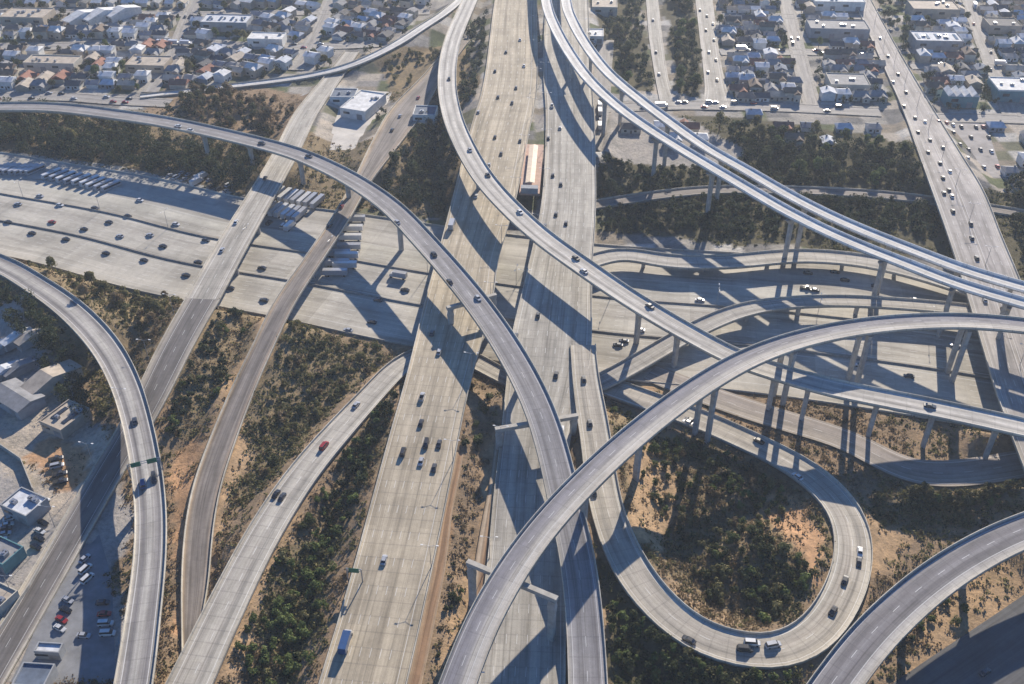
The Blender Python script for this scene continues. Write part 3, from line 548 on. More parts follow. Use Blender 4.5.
# ------------------------------------------------------------------ buildings
TH = math.atan2(80 * math.cos(PITCH), FPX)       # the street grid runs with the central freeway
WALLS = [flat('stucco_' + n, c, .9, .12, .4) for n, c in (('cream', (.50, .46, .38)), ('white', (.66, .65, .61)), ('tan', (.40, .34, .27)), ('grey', (.30, .31, .32)), ('teal', (.10, .22, .24)), ('brick', (.30, .16, .11)))]
def roofm(n, c, v=.2):
    m = flat('roof_' + n, c, .85, v, .3); return m
ROOF = {n: roofm(n, c) for n, c in (('charcoal', (.10, .10, .105)), ('grey', (.24, .24, .245)), ('white', (.60, .60, .59)), ('tan', (.40, .345, .28)), ('brown', (.17, .125, .095)), ('blue', (.12, .15, .20)), ('red', (.28, .13, .09)), ('silver', (.52, .54, .57)))}
def gable(w, d, h, rise, roof, wall, hip=0.0, wing=False):
    root = bpy.data.objects.new('house', None); COL.objects.link(root); w *= .86; d *= .86
    mb = MB(); mb.box(-w / 2, w / 2, -d / 2, d / 2, -.6, h)
    if hip < .1: mb.add([(-w / 2, -d / 2, h), (-w / 2, d / 2, h), (-w / 2, 0, h + rise * .97), (w / 2, -d / 2, h), (w / 2, d / 2, h), (w / 2, 0, h + rise * .97)], [(0, 2, 1), (3, 4, 5)])
    if wing: mb.box(w * .05, w * .45, -d / 2 - d * .35, -d / 2 + .02, -.6, h * .92)
    link('wall', mb.me('wall', [wall]), root)
    rb = MB(); e = .55; a, b = w / 2 + e, d / 2 + e; rx = a - hip * a
    v = [(-a, -b, h - .1), (a, -b, h - .1), (a, b, h - .1), (-a, b, h - .1), (-rx, 0, h + rise), (rx, 0, h + rise)]
    rb.add(v + [(x, y, z - .22) for x, y, z in v[:4]], [(0, 1, 5, 4), (2, 3, 4, 5), (1, 2, 5), (3, 0, 4), (0, 6, 7, 1), (1, 7, 8, 2), (2, 8, 9, 3), (3, 9, 6, 0), (6, 9, 8, 7)])
    if wing:
        x0, x1, y0, y1 = w * .05 - e, w * .45 + e, -d / 2 - d * .35 - e, -d / 2 + d * .2; xm = (x0 + x1) / 2
        rb.add([(x0, y0, h - .3), (xm, y0, h + rise * .6), (x1, y0, h - .3), (x0, y1, h - .3), (xm, y1, h + rise * .6), (x1, y1, h - .3)], [(0, 1, 4, 3), (1, 2, 5, 4), (0, 2, 1), (0, 3, 5, 2)])
    ro = link('roof', rb.me('roof', [roof]), root)
    c = MB(); c.box(w * .2, w * .2 + .9, .4, 1.3, h + rise * .3, h + rise + .7); link('chimney', c.me('chimney', [M['wallc']]), ro)
    for k in (-.3, .22):
        q = MB(); q.box(w * k - .8, w * k + .8, -d / 2 - .07, -d / 2 - .005, .9, 2.2) if not (wing and k > 0) else q.box(w * k - .6, w * k + .6, -d * .85 - .07, -d * .85 - .005, .9, 2.1)
        link('window', q.me('window', [M['glass']]), root)
    q = MB(); q.box(-.5, .5, -d / 2 - .08, -d / 2 - .005, -.1, 2.05); link('door', q.me('door', [ROOF['brown']]), root)
    return root
PROTO = []
specs = [('charcoal', 'white'), ('grey', 'cream'), ('white', 'white'), ('tan', 'tan'), ('brown', 'cream'), ('grey', 'white'), ('silver', 'grey'), ('red', 'cream'), ('silver', 'white'), ('charcoal', 'cream'), ('white', 'tan'), ('blue', 'white')]
wl = {'cream': 0, 'white': 1, 'tan': 2, 'grey': 3}
for i, (rf, wa) in enumerate(specs):
    w, d, h = [(11, 9, 3.2), (13, 9.5, 3.4), (10, 10, 5.6), (14, 10, 3.3), (12, 8.5, 5.8), (9.5, 9, 3.2)][i % 6]
    PROTO.append((gable(w, d, h, [2.0, 2.4, 1.6][i % 3], ROOF[rf], WALLS[wl[wa]], [0, .35, .3, 0][i % 4], i % 3 == 1), rf, wa, h > 5))
used = set(); NH = [0]
def put_house(i, x, y, rz, place):
    pr, rf, wa, tall = PROTO[i]; o = pr if i not in used else copy_tree(pr); used.add(i); NH[0] += 1
    o.location = (x, y, ground_z(x, y) + .02); o.rotation_euler = (0, 0, rz)
    OCC.pop() if False else None
    retag(o, f"{'two-storey' if tall else 'one-storey'} {wa}-walled house with a {rf} roof in {place}", 'house', 'houses in ' + place)
    OCC.append((x, y, 5.2))
def flat_building(name, px, py, w, d, h, roof, wall, label, cat='warehouse', units=3, rz=None, dark=None, sky_n=0, style='flat', group=None):
    c = G(px, py, 0); rz = -TH if rz is None else rz
    root = link(name, None, None, (c[0], c[1], ground_z(c[0], c[1])), rz, label, cat, group)
    a, b = w / 2, d / 2; mb = MB(); mb.box(-a, a, -b, b, -.6, h); link('wall', mb.me('wall', [wall]), root)
    if style == 'flat':
        rb = MB(); rb.box(-a + .35, a - .35, -b + .35, b - .35, h + .002, h + .12); ro = link('roof', rb.me('roof', [roof]), root)
        pb = MB()
        for x0, x1, y0, y1 in ((-a - .05, a + .05, -b - .05, -b + .33), (-a - .05, a + .05, b - .33, b + .05), (-a - .05, -a + .33, -b + .33, b - .33), (a - .33, a + .05, -b + .33, b - .33)): pb.box(x0, x1, y0, y1, h - .3, h + .7)
        link('roof_parapet', pb.me('roof_parapet', [wall if dark is None else dark]), root)
        zt = h + .12
    elif style == 'gable':
        rb = MB(); rr = max(1.5, d * .12)
        rb.add([(-a - .5, -b - .5, h), (a + .5, -b - .5, h), (a + .5, b + .5, h), (-a - .5, b + .5, h), (-a - .5, 0, h + rr), (a + .5, 0, h + rr)], [(0, 1, 5, 4), (2, 3, 4, 5), (1, 2, 5), (3, 0, 4), (0, 3, 2, 1)])
        ro = link('roof', rb.me('roof', [roof]), root); zt = h + .3
    elif style == 'folded':
        rb = MB(); n = 4; s = w / n
        for k in range(n):
            x0 = -a + k * s; rb.add([(x0, -b - 1, h), (x0 + s / 2, -b - 1, h + 2.6), (x0 + s, -b - 1, h), (x0, b, h), (x0 + s / 2, b, h + 2.6), (x0 + s, b, h)], [(0, 1, 4, 3), (1, 2, 5, 4), (0, 2, 1), (3, 4, 5), (0, 3, 5, 2)])
        ro = link('roof', rb.me('roof', [roof]), root); zt = h
    if style == 'flat':
        for k in range(units):
            x, y = random.uniform(-a * .75, a * .75), random.uniform(-b * .6, b * .6); u = MB(); s = random.uniform(.7, 1.4); u.box(x - s, x + s, y - s * .8, y + s * .8, zt, zt + 1.3); u.tube((x, y, zt + 1.3), (x, y, zt + 1.6), s * .45)
            link('roof_unit', u.me('roof_unit', [M['metal']]), ro)
    for k in range(sky_n):
        x = -a + (k + .5) * w / sky_n; u = MB(); u.box(x - 1, x + 1, -b * .5, b * .5, zt + .01, zt + .3); link('skylight', u.me('skylight', [M['glass']]), ro)
    nd = max(2, int(w / 9))
    for k in range(nd):
        x = -a + (k + .5) * w / nd; u = MB()
        if k % 2: u.box(x - 1.9, x + 1.9, -b - .08, -b - .005, 0, min(3.8, h * .7)); link('loading_door', u.me('loading_door', [ROOF['grey']]), root)
        else: u.box(x - 2.2, x + 2.2, -b - .08, -b - .005, h * .5, h * .75); link('window', u.me('window', [M['glass']]), root)
    OCC.append((c[0], c[1], max(w, d) / 2)); return root
W = WALLS
flat_building('warehouse', 836, 7, 40, 20, 7, ROOF['silver'], W[1], 'long warehouse with a bright white parapet rim by the far avenue', units=6, dark=W[1])
flat_building('warehouse', 836, 34, 44, 20, 7, ROOF['grey'], W[3], 'long blue-grey warehouse facing a dark shaded wall beside the far avenue', units=5)
flat_building('warehouse', 846, 88, 26, 20, 6, ROOF['grey'], W[0], 'squat grey-roofed building at the corner of the avenue and the frontage street', units=3)
flat_building('warehouse', 934, 46, 34, 20, 7, ROOF['silver'], W[3], 'wide silver-roofed warehouse across the avenue with a dark long front', units=5, sky_n=5)
flat_building('warehouse', 931, 14, 36, 22, 7, ROOF['tan'], W[2], 'tan flat-roofed warehouse at the far upper right', units=4)
flat_building('pavilion', 958, 104, 20, 12, 8, ROOF['white'], W[4], 'teal-fronted building with a white zigzag folded roof', cat='shop building', style='folded')
flat_building('warehouse', 1016, 96, 34, 22, 8, ROOF['white'], W[4], 'white-roofed building with a dark blue front at the right edge', units=4, dark=W[1])
flat_building('warehouse', 1000, 30, 24, 18, 6, ROOF['charcoal'], W[2], 'charcoal-roofed low building near the upper right corner', units=3)
flat_building('warehouse', 604, 10, 20, 34, 7, ROOF['tan'], W[0], 'tan-roofed oblong building just right of the far twin ramps', units=4)
flat_building('warehouse', 30, 22, 34, 22, 7, ROOF['tan'], W[2], 'broad tan-roofed warehouse in the upper left corner', units=6)
for i, (px, py, ln) in enumerate(((84, 22, 30), (104, 20, 32), (124, 17, 28))):
    flat_building('long_shed', px, py, 9, ln, 5, ROOF['white'], W[1], ['leftmost', 'middle', 'rightmost'][i] + ' of three long bright white sheds at the far upper left', cat='shed', style='gable', rz=R(-36))
flat_building('warehouse', 55, 68, 36, 15, 6, ROOF['tan'], W[0], 'pinkish tan low building above the left frontage street', units=5)
flat_building('warehouse', 150, 68, 28, 18, 5, ROOF['tan'], W[2], 'tan building in the middle of the upper left blocks, next to dark trees', units=3)
flat_building('warehouse', 228, 28, 36, 18, 7, ROOF['silver'], W[3], 'silver-roofed building among the upper left houses', units=4, sky_n=4)
flat_building('warehouse', 268, 44, 26, 14, 6, ROOF['white'], W[1], 'small bright white-roofed building right of the silver-roofed one', units=2)
flat_building('depot', 345, 102, 16, 14, 6, ROOF['blue'], W[1], 'deep blue-roofed depot above the bright paved lot', cat='depot', units=2)
flat_building('depot', 426, 124, 14, 14, 6, ROOF['blue'], W[1], 'blue-roofed depot tucked between the brown road and the S-shaped flyover', cat='depot', units=1)
flat_building('warehouse', 364, 110, 18, 30, 6, ROOF['white'], W[1], 'bright cream-white roofed hall beside the brown road', units=2, rz=R(-20))
flat_building('warehouse', 595, 42, 12, 16, 5, ROOF['white'], W[1], 'small white-roofed building right of the far twin ramps', units=2)
# lower left industrial yard
flat_building('warehouse', 68, 424, 12, 15, 4.5, ROOF['tan'], W[2], 'low tan-roofed shop in the left yard', units=3, rz=R(-28), sky_n=2)
flat_building('warehouse', 52, 388, 8, 26, 5, ROOF['tan'], W[0], 'narrow tan shed standing in ramp shade in the left yard', cat='shed', style='gable', rz=R(-35))
flat_building('warehouse', 20, 404, 20, 12, 5, ROOF['grey'], W[3], 'grey shed at the left edge of the yard', cat='shed', style='gable', rz=R(-35))
for i, (px, py) in enumerate(((6, 350), (22, 346), (38, 350), (6, 376), (22, 372))):
    flat_building('storage_shed', px, py, 3.6, 15, 3.2, ROOF[['silver', 'white', 'tan', 'silver', 'grey'][i]], W[3], ['first', 'second', 'third', 'fourth', 'fifth'][i] + ' slim storage shed of the rows below the left embankment', cat='shed', style='gable', rz=R(-38), group='slim storage sheds in the left yard')
flat_building('warehouse', 28, 512, 13, 10, 5, ROOF['silver'], W[3], 'silver-roofed workshop between the yard and the dark street', units=4, rz=R(-26), cat='workshop')
flat_building('warehouse', 6, 560, 11, 9, 4.5, ROOF['grey'], W[4], 'grey-roofed teal workshop at the left edge below the silver-roofed one', units=2, rz=R(-26), cat='workshop')
flat_building('warehouse', 0, 604, 10, 9, 4, ROOF['tan'], W[0], 'cream low building at the left edge by the white street wall', units=1, rz=R(-26))
flat_building('warehouse', 38, 684, 10, 8, 4.5, ROOF['blue'], W[3], 'blue-roofed building at the bottom edge of the car park', units=0, rz=R(-4), cat='office')
flat_building('warehouse', 52, 655, 8, 3.5, 3.5, ROOF['silver'], W[3], 'small silver canopy building at the near end of the car park', units=0, rz=R(-4), cat='canopy')
# bus station platform between the two carriageways
c0 = G(532, 168, 8.5); st = link('station_canopy', None, None, c0, -TH, 'bright cream canopy roof of the bus station between the two central carriageways', 'station canopy')
mb = MB(); mb.add([(-2.5, -24, 3.4), (0, -24, 4.1), (2.5, -24, 3.4), (-2.5, 22, 3.4), (0, 22, 4.1), (2.5, 22, 3.4)], [(0, 1, 4, 3), (1, 2, 5, 4), (0, 3, 4), (0, 4, 3), (0, 2, 1), (3, 4, 5), (0, 3, 5, 2)][0:2] + [(0, 2, 1), (3, 4, 5), (0, 3, 5, 2)])
link('canopy_roof', mb.me('canopy_roof', [flat('canopy_cream', (.72, .58, .42), .7, .1)]), st)
mb = MB(); mb.box(-5.5, 5.5, -30, 30, -1.2, .15); link('platform', mb.me('platform', [flat('platform_pink', (.46, .31, .24), .85, .15)]), st)
for k in range(9):
    mb = MB(); mb.tube((0, -22 + k * 5, .15), (0, -22 + k * 5, 3.9), .22); link('post', mb.me('post', [M['metal']]), st)
mb = MB(); mb.box(-4.6, 4.6, -30.5, -26.6, .15, 3.4); link('stair_house', mb.me('stair_house', [W[3]]), st)
mb = MB()
sheet('car_park', [(78, 530), (96, 522), (112, 580), (116, 690), (-10, 720), (22, 660)], flat('lot_asphalt', (.20, .205, .215), .9, .2, .15))
sheet('bus_yard', [(-60, 152), (20, 153), (120, 166), (232, 192), (216, 206), (80, 180), (-60, 176)], flat('yard_concrete', (.34, .33, .30), .9, .2, .1), .12)
sheet('paved_lot', [(300, 132), (332, 88), (392, 92), (370, 150), (318, 150)], flat('lot_pale', (.50, .47, .42), .9, .15, .1), .1)
sheet('parking_lot', [(925, 122), (986, 124), (1004, 178), (955, 176)], flat('lot_worn', (.30, .28, .265), .9, .25, .1), .1)
# boundary wall along the dark street
def wall_run(name, pts, h, th, mat, label, cat='wall'):
    P = [G(x, y, 0) for x, y in pts]; mb = MB()
    for a, b in zip(P[:-1], P[1:]):
        d = (b - a); L = np.linalg.norm(d); d = d / L; n = np.array([-d[1], d[0], 0]) * th / 2
        q = [a - n, b - n, b + n, a + n]; mb.add([(p[0], p[1], -.5) for p in q] + [(p[0], p[1], h) for p in q], [(4, 5, 6, 7), (0, 1, 5, 4), (1, 2, 6, 5), (2, 3, 7, 6), (3, 0, 4, 7)])
    o = link(name, mb.me(name, [mat]), label=label, cat=cat); return o
wall_run('boundary_wall', [(-30, 668), (0, 632), (30, 588), (58, 538)], 1.8, .4, M['capc'], 'white wall along the left side of the dark yard street')
wall_run('boundary_wall', [(-10, 440), (22, 462), (34, 492)], 2.2, .35, M['capc'], 'pale bent wall round the corner of the orange earth yard')
# the neighbourhoods beyond: blocks of houses set square to the streets
ct, stn = math.cos(-TH), math.sin(-TH)
CAND = []
def block_fill(poly, place, pitch, rows, cap, rz0=0.0, skip=.12):
    P = [tuple(G(x, y, 0)[:2]) for x, y in poly]; xs = [p[0] for p in P]; ys = [p[1] for p in P]; n = 0
    y = min(ys) + 8; r = 0
    while y < max(ys) and n < cap:
        x = min(xs) + random.uniform(0, 6)
        while x < max(xs) and n < cap:
            if inpoly(np.array([x]), np.array([y]), P)[0] and random.random() > skip:
                xx, yy = x + random.uniform(-1.2, 1.2), y + random.uniform(-1.5, 1.5)
                if room(xx, yy, 3.6, 7) and free(xx, yy, 3.8): CAND.append((yy, random.randrange(12), xx, -TH + rz0 + random.choice((0, math.pi / 2, math.pi, 0)), place)); OCC.append((xx, yy, 4.5)); n += 1
            x += pitch * random.uniform(.9, 1.15)
        y += rows[r % len(rows)]; r += 1
    return n
block_fill([(720, -30), (860, -30), (884, 104), (722, 104)], 'the blocks left of the far avenue', 10.6, (10.5, 12.5), 190, 0, .05)
block_fill([(895, -30), (1040, -30), (1040, 104), (935, 104)], 'the blocks right of the far avenue', 10.8, (10.5, 12.5), 130, 0, .05)
block_fill([(-10, -30), (212, -30), (180, 92), (-10, 92)], 'the upper left neighbourhood', 11, (10.8, 13), 170, 0, .05)
block_fill([(205, -30), (450, -30), (400, 34), (300, 66), (180, 92)], 'the neighbourhood left of the S-shaped flyover', 10.8, (10.8, 12.5), 190, R(-18), .05)
block_fill([(745, 116), (900, 120), (915, 150), (790, 150)], 'the wooded strip above the crosstown freeway', 19, (20,), 10)
block_fill([(600, 118), (690, 122), (720, 150), (640, 150)], 'the strip beneath the twin ramps', 18, (18,), 6)
block_fill([(985, 118), (1100, 124), (1100, 180), (1005, 176)], 'the blocks right of the avenue bridge', 14, (13, 16), 26)
CAND.sort(key=lambda c: c[0])
for q in CAND[:292]: put_house(q[1], q[2], q[0], q[3], q[4])
mass = MB()
for yy, i, xx, rz, place in CAND[292:]:
    a, b = random.uniform(3.2, 5), random.uniform(3.2, 4.3); h = random.choice((3.2, 3.4, 5.6)); rr = random.uniform(1.2, 2.2); c_, s_ = math.cos(rz), math.sin(rz); g = ground_z(xx, yy)
    tr_ = lambda x, y, z: (xx + x * c_ - y * s_, yy + x * s_ + y * c_, g + z)
    mass.add([tr_(*p) for p in ((-a, -b, 0), (a, -b, 0), (a, b, 0), (-a, b, 0), (-a, -b, h), (a, -b, h), (a, b, h), (-a, b, h), (-a, 0, h + rr - .1), (a, 0, h + rr - .1))], [(0, 1, 5, 4), (1, 2, 6, 5), (2, 3, 7, 6), (3, 0, 4, 7), (5, 6, 9), (4, 8, 7)], random.randrange(3))
    A, B_ = a + .5, b + .5
    mass.add([tr_(*p) for p in ((-A, -B_, h - .1), (A, -B_, h - .1), (A, B_, h - .1), (-A, B_, h - .1), (-A, 0, h + rr), (A, 0, h + rr))], [(0, 1, 5, 4), (2, 3, 4, 5)], 3 + random.randrange(6))
    mass.add([tr_(*p) for p in ((-.7, -b - .06, 1), (.9, -b - .06, 1), (.9, -b - .06, 2.2), (-.7, -b - .06, 2.2))], [(0, 1, 2, 3)], 9)
if mass.v: link('distant_houses', mass.me('distant_houses', [W[0], W[1], W[2], ROOF['charcoal'], ROOF['grey'], ROOF['silver'], ROOF['tan'], ROOF['brown'], ROOF['white'], M['glass']]), kind='stuff')
# ------------------------------------------------------------------ plants
LM = {'dark': leafmat('foliage_dark', [(.035, .047, .02), (.07, .082, .034), (.125, .135, .06)]),
      'deep': leafmat('foliage_deep', [(.016, .024, .012), (.032, .044, .02), (.06, .072, .034)]),
      'olive': leafmat('foliage_olive', [(.08, .076, .034), (.145, .135, .058), (.23, .20, .10)]),
      'brown': leafmat('foliage_brown', [(.11, .078, .045), (.19, .14, .08), (.29, .22, .13)]),
      'green': leafmat('foliage_green', [(.055, .075, .025), (.10, .13, .04), (.17, .20, .07)])}
BARK = flat('bark', (.12, .085, .06), .95, .25, 2)
def leaf_quads(cent, rad, n, size, rng):
    """n small randomly turned faces in lumpy clusters"""
    k = len(cent); which = rng.randint(0, k, n); d = rng.normal(size=(n, 3)); d /= np.linalg.norm(d, axis=1)[:, None]
    r = rng.uniform(.45, 1.0, n) ** .5; p = cent[which] + d * (rad[which] * r)[:, None]
    u = rng.normal(size=(n, 3)); u -= (u * d).sum(1)[:, None] * d * rng.uniform(.2, .9, n)[:, None]; u /= np.linalg.norm(u, axis=1)[:, None]
    v = np.cross(d + rng.normal(size=(n, 3)) * .5, u); v /= np.linalg.norm(v, axis=1)[:, None]
    s = (size * rng.uniform(.6, 1.4, n))[:, None]
    return np.stack([p - u * s - v * s * .6, p + u * s - v * s * .6, p + u * s * .7 + v * s * .6, p - u * s * .7 + v * s * .6], 1)
def tree_proto(seed, h, spread, nl, mat, kindname='tree', shrub=False):
    rng = np.random.RandomState(seed); k = 16 if not shrub else 8
    th = rng.uniform(0, 6.28, k); rr = spread * .62 * np.sqrt(rng.uniform(0, 1, k)); zz = h * rng.uniform(.42 if not shrub else .25, .86, k)
    rr *= np.where(zz > h * .72, .55, 1)
    cent = np.stack([rr * np.cos(th), rr * np.sin(th), zz], 1); rad = spread * rng.uniform(.24, .42, k)
    root = bpy.data.objects.new(kindname, None); COL.objects.link(root)
    link('crown', quads('crown', leaf_quads(cent, rad, nl, .34 * (spread / 4) ** .5, rng), LM[mat]), root)
    mb = MB(); mb.tube((0, 0, -.8), (0, 0, h * .55), h * .028 + .06, h * .014 + .03, 7)
    for i in range(4 if not shrub else 3):
        c = cent[i]; mb.tube((0, 0, h * (.22 + .07 * i)), tuple(c), h * .013 + .02, .04, 5)
    link('trunk', mb.me('trunk', [BARK]), root); return root
TREES = {}
for mat in ('dark', 'olive', 'brown', 'green'):
    TREES[mat] = [tree_proto(11 * i + len(mat), h, sp, 900, mat) for i, (h, sp) in enumerate(((9.5, 4.4), (12.5, 5.2), (7.5, 4.2)))]
    TREES[mat + '_shrub'] = [tree_proto(97 * i + len(mat), h, sp, 420, mat, 'shrub', True) for i, (h, sp) in enumerate(((2.8, 2.4), (3.8, 3.0)))]
firsts = set(); CNT = {'tree': 0, 'shrub': 0}
def put_plant(key, i, x, y, s, place):
    pr = TREES[key][i]; sh_ = key.endswith('_shrub'); nm = 'shrub' if sh_ else 'tree'
    if CNT[nm] >= 298: return
    CNT[nm] += 1
    o = pr if (key, i) not in firsts else copy_tree(pr); firsts.add((key, i))
    o.location = (x, y, ground_z(x, y)); o.rotation_euler = (0, 0, random.uniform(0, 6.28)); o.scale = (s * random.uniform(.85, 1.15), s * random.uniform(.85, 1.15), s)
    adj = {'dark': 'dark green', 'olive': 'olive', 'brown': 'dry brown', 'green': 'bright green'}[key.split('_')[0]]
    sz = (['medium', 'tall', 'small'] if not sh_ else ['low', 'bushy'])[i]
    retag(o, f'{sz} {adj} {nm} {place}', nm, f'{nm}s {place}')
def scatter(poly, place, keys, n, r=3.2, s=(.75, 1.15), tries=14):
    P = [tuple(G(x, y, 0)[:2]) for x, y in poly]; xs = [p[0] for p in P]; ys = [p[1] for p in P]; k = 0; t_ = 0
    while k < n and t_ < n * tries:
        t_ += 1; x, y = random.uniform(min(xs), max(xs)), random.uniform(min(ys), max(ys))
        if not inpoly(np.array([x]), np.array([y]), P)[0]: continue
        key = random.choice(keys); h = 3.5 if 'shrub' in key else 11
        gz = ground_z(x, y)
        if not room(x, y, r, h, gz) or not free(x, y, r * .8): continue
        put_plant(key, random.randrange(len(TREES[key])), x, y, random.uniform(*s), place); k += 1
        if 'shrub' not in key: OCC.append((x, y, r * .8))
scatter([(-10, 112), (90, 118), (215, 140), (280, 165), (250, 180), (120, 160), (0, 142)], 'in the dark belt below the long grey flyover', ['dark', 'dark', 'olive'], 46, 2.6, (.8, 1.1))
scatter([(170, 88), (250, 92), (280, 120), (262, 136), (210, 124), (150, 104)], 'in the brown thicket above the long grey flyover', ['brown', 'brown', 'olive', 'dark'], 26, 2.6, (.7, 1))
scatter([(380, 140), (444, 130), (470, 180), (462, 205), (400, 195), (372, 170)], 'between the brown road and the S-shaped flyover', ['dark', 'olive'], 18, 2.6, (.7, 1))
scatter([(462, 40), (486, 30), (482, 95), (462, 108)], 'in the strip inside the S-shaped flyover', ['dark', 'olive'], 9, 2.4, (.6, .9))
scatter([(608, -5), (642, -5), (656, 90), (612, 84)], 'in the wooded strip left of the far surface roads', ['dark', 'green', 'olive'], 20, 2.8)
scatter([(668, -5), (694, -5), (702, 98), (676, 90)], 'in the wooded strip between the far surface roads', ['dark', 'green'], 14, 2.6)
scatter([(700, 118), (790, 128), (930, 158), (950, 182), (890, 190), (780, 185), (745, 150)], 'in the dark belt above the crosstown freeway', ['dark', 'dark', 'olive', 'green'], 44, 2.8, (.8, 1.15))
scatter([(600, 185), (700, 175), (830, 190), (925, 205), (925, 215), (800, 225), (600, 222)], 'in the shade beneath the twin ramps', ['dark', 'olive', 'dark_shrub'], 20, 2.2, (.5, .8))
scatter([(-10, -5), (445, -5), (330, 68), (150, 92), (-10, 92)], 'among the houses at the upper left', ['dark', 'dark', 'olive', 'green'], 52, 2.0, (.5, .9), 30)
scatter([(715, -5), (1035, -5), (1035, 104), (725, 104)], 'among the houses at the upper right', ['dark', 'dark', 'green'], 40, 2.0, (.5, .85), 30)
scatter([(1020, 190), (1040, 250), (1030, 280), (1000, 200)], 'right of the avenue bridge', ['dark', 'olive'], 5, 2.4)
scatter([(0, 240), (60, 256), (118, 275), (186, 300), (170, 340), (148, 350), (108, 330), (50, 278), (0, 258)], 'on the bank between the left ramp and the street bridge', ['olive', 'brown', 'olive_shrub', 'brown_shrub', 'dark_shrub', 'dark_shrub'], 52, 1.6, (.6, .95), 20)
scatter([(0, 282), (30, 300), (70, 345), (95, 390), (108, 440), (80, 400), (40, 340), (0, 312)], 'on the shaded bank below the left ramp', ['dark', 'olive', 'dark_shrub'], 22, 1.6, (.65, 1.05), 20)
scatter([(205, 312), (262, 312), (250, 352), (215, 420), (170, 450), (170, 410), (188, 350)], 'between the street bridge and the narrow bridge', ['dark', 'olive', 'olive_shrub', 'dark_shrub', 'green_shrub'], 34, 1.6, (.65, 1.05), 20)
scatter([(285, 315), (330, 320), (392, 356), (340, 400), (290, 450), (262, 480), (262, 400)], 'on the brushy slope above the bottom left ramp', ['olive_shrub', 'brown_shrub', 'brown', 'olive', 'dark_shrub'], 56, 1.5, (.6, 1.0), 20)
scatter([(395, 385), (404, 410), (372, 470), (350, 520), (300, 540), (330, 470)], 'on the bank left of the central freeway', ['dark', 'green_shrub', 'olive', 'dark_shrub'], 34, 1.6, (.65, 1.05), 20)
scatter([(290, 550), (345, 530), (330, 600), (308, 684), (236, 684), (250, 630)], 'near the bottom edge left of the central freeway', ['green_shrub', 'green_shrub', 'olive_shrub', 'green', 'dark_shrub'], 46, 1.5, (.65, 1.1), 20)
scatter([(462, 380), (496, 390), (485, 440), (468, 470), (455, 520), (462, 430)], 'in the central gap between the carriageways', ['dark', 'green_shrub', 'dark_shrub'], 16, 1.4, (.6, .95), 20)
scatter([(440, 620), (462, 590), (466, 600), (440, 684), (428, 684)], 'in the central gap beside the highest flyover', ['green_shrub', 'dark_shrub'], 8, 1.2, (.4, .7), 30)
scatter([(606, 400), (650, 415), (640, 432), (612, 440)], 'between the loop ramp and the central freeway', ['green', 'green_shrub'], 7, 1.5, (.5, .7), 20)
scatter([(640, 440), (700, 445), (780, 475), (800, 500), (760, 520), (720, 540), (680, 560), (640, 520)], 'on the upper part of the loop mound', ['dark_shrub', 'olive_shrub', 'green_shrub', 'olive', 'brown_shrub'], 52, 1.5, (.6, 1.05), 20)
scatter([(690, 550), (760, 530), (815, 570), (790, 622), (740, 628), (690, 600)], 'on the lower part of the loop mound', ['dark_shrub', 'olive_shrub', 'dark', 'green_shrub'], 40, 1.5, (.65, 1.1), 20)
scatter([(604, 610), (640, 640), (690, 668), (790, 682), (800, 700), (604, 700)], 'below the loop ramp at the bottom edge', ['green_shrub', 'olive_shrub', 'dark', 'green'], 34, 1.5, (.65, 1.1), 20)
scatter([(905, 480), (980, 478), (1024, 490), (1000, 510), (930, 512)], 'behind the nearest ramp', ['olive_shrub', 'green_shrub', 'olive'], 22, 1.5, (.6, .9), 20)
scatter([(900, 640), (950, 592), (985, 600), (940, 684), (880, 684)], 'under the nearest ramp at the lower right', ['dark_shrub', 'green_shrub', 'dark'], 16, 1.6, (.5, .9), 20)
scatter([(740, 392), (880, 412), (960, 440), (880, 440), (780, 405)], 'along the brown collector road', ['dark_shrub', 'olive_shrub'], 20, 1.3, (.65, 1.05), 20)
scatter([(4, 570), (30, 545), (40, 560), (10, 610)], 'beside the left workshops', ['green', 'dark'], 4, 1.2, (.45, .6), 40)
for k in range(11):
    f = k / 10; c = G(88 + f * 24, 548 + f * 76, 0); put_plant('dark_shrub', k % 2, c[0], c[1], .45, 'in a line across the car park')
def woodland(name, poly, mat, n, size, hh, label=None):
    rng = np.random.RandomState(n + int(poly[0][0]) % 97 + 100); P = [tuple(G(x, y, 0)[:2]) for x, y in poly]; xs = [p[0] for p in P]; ys = [p[1] for p in P]; pts = []
    for _ in range(n * 4):
        x, y = rng.uniform(min(xs), max(xs)), rng.uniform(min(ys), max(ys))
        if len(pts) < n and inpoly(np.array([x]), np.array([y]), P)[0] and room(x, y, hh * .28, hh) and (hh > 8 or free(x, y, -1.4)): pts.append((x, y, ground_z(x, y), rng.uniform(.55, 1) * hh))
    V = []
    for x, y, z, h in pts:
        k = 7; th = rng.uniform(0, 6.28, k); r = rng.uniform(0, h * .3, k)
        V.append(leaf_quads(np.stack([x + r * np.cos(th), y + r * np.sin(th), z + h * rng.uniform(.2, .8, k)], 1), h * rng.uniform(.16, .27, k), 150, size, rng))
    if V: link(name, quads(name, np.concatenate(V), LM[mat]), kind='stuff')
woodland('distant_woodland', [(-20, 104), (90, 116), (215, 138), (285, 166), (250, 196), (120, 168), (0, 150), (-20, 150)], 'deep', 330, .42, 12)
woodland('distant_woodland', [(172, 88), (262, 92), (300, 110), (292, 140), (214, 124), (158, 104)], 'brown', 60, .38, 8)
woodland('distant_woodland', [(172, 92), (262, 96), (300, 120), (292, 145), (214, 128), (158, 112)], 'deep', 60, .38, 7)
woodland('distant_woodland', [(372, 120), (448, 100), (474, 180), (466, 222), (400, 205), (366, 172)], 'deep', 150, .38, 9)
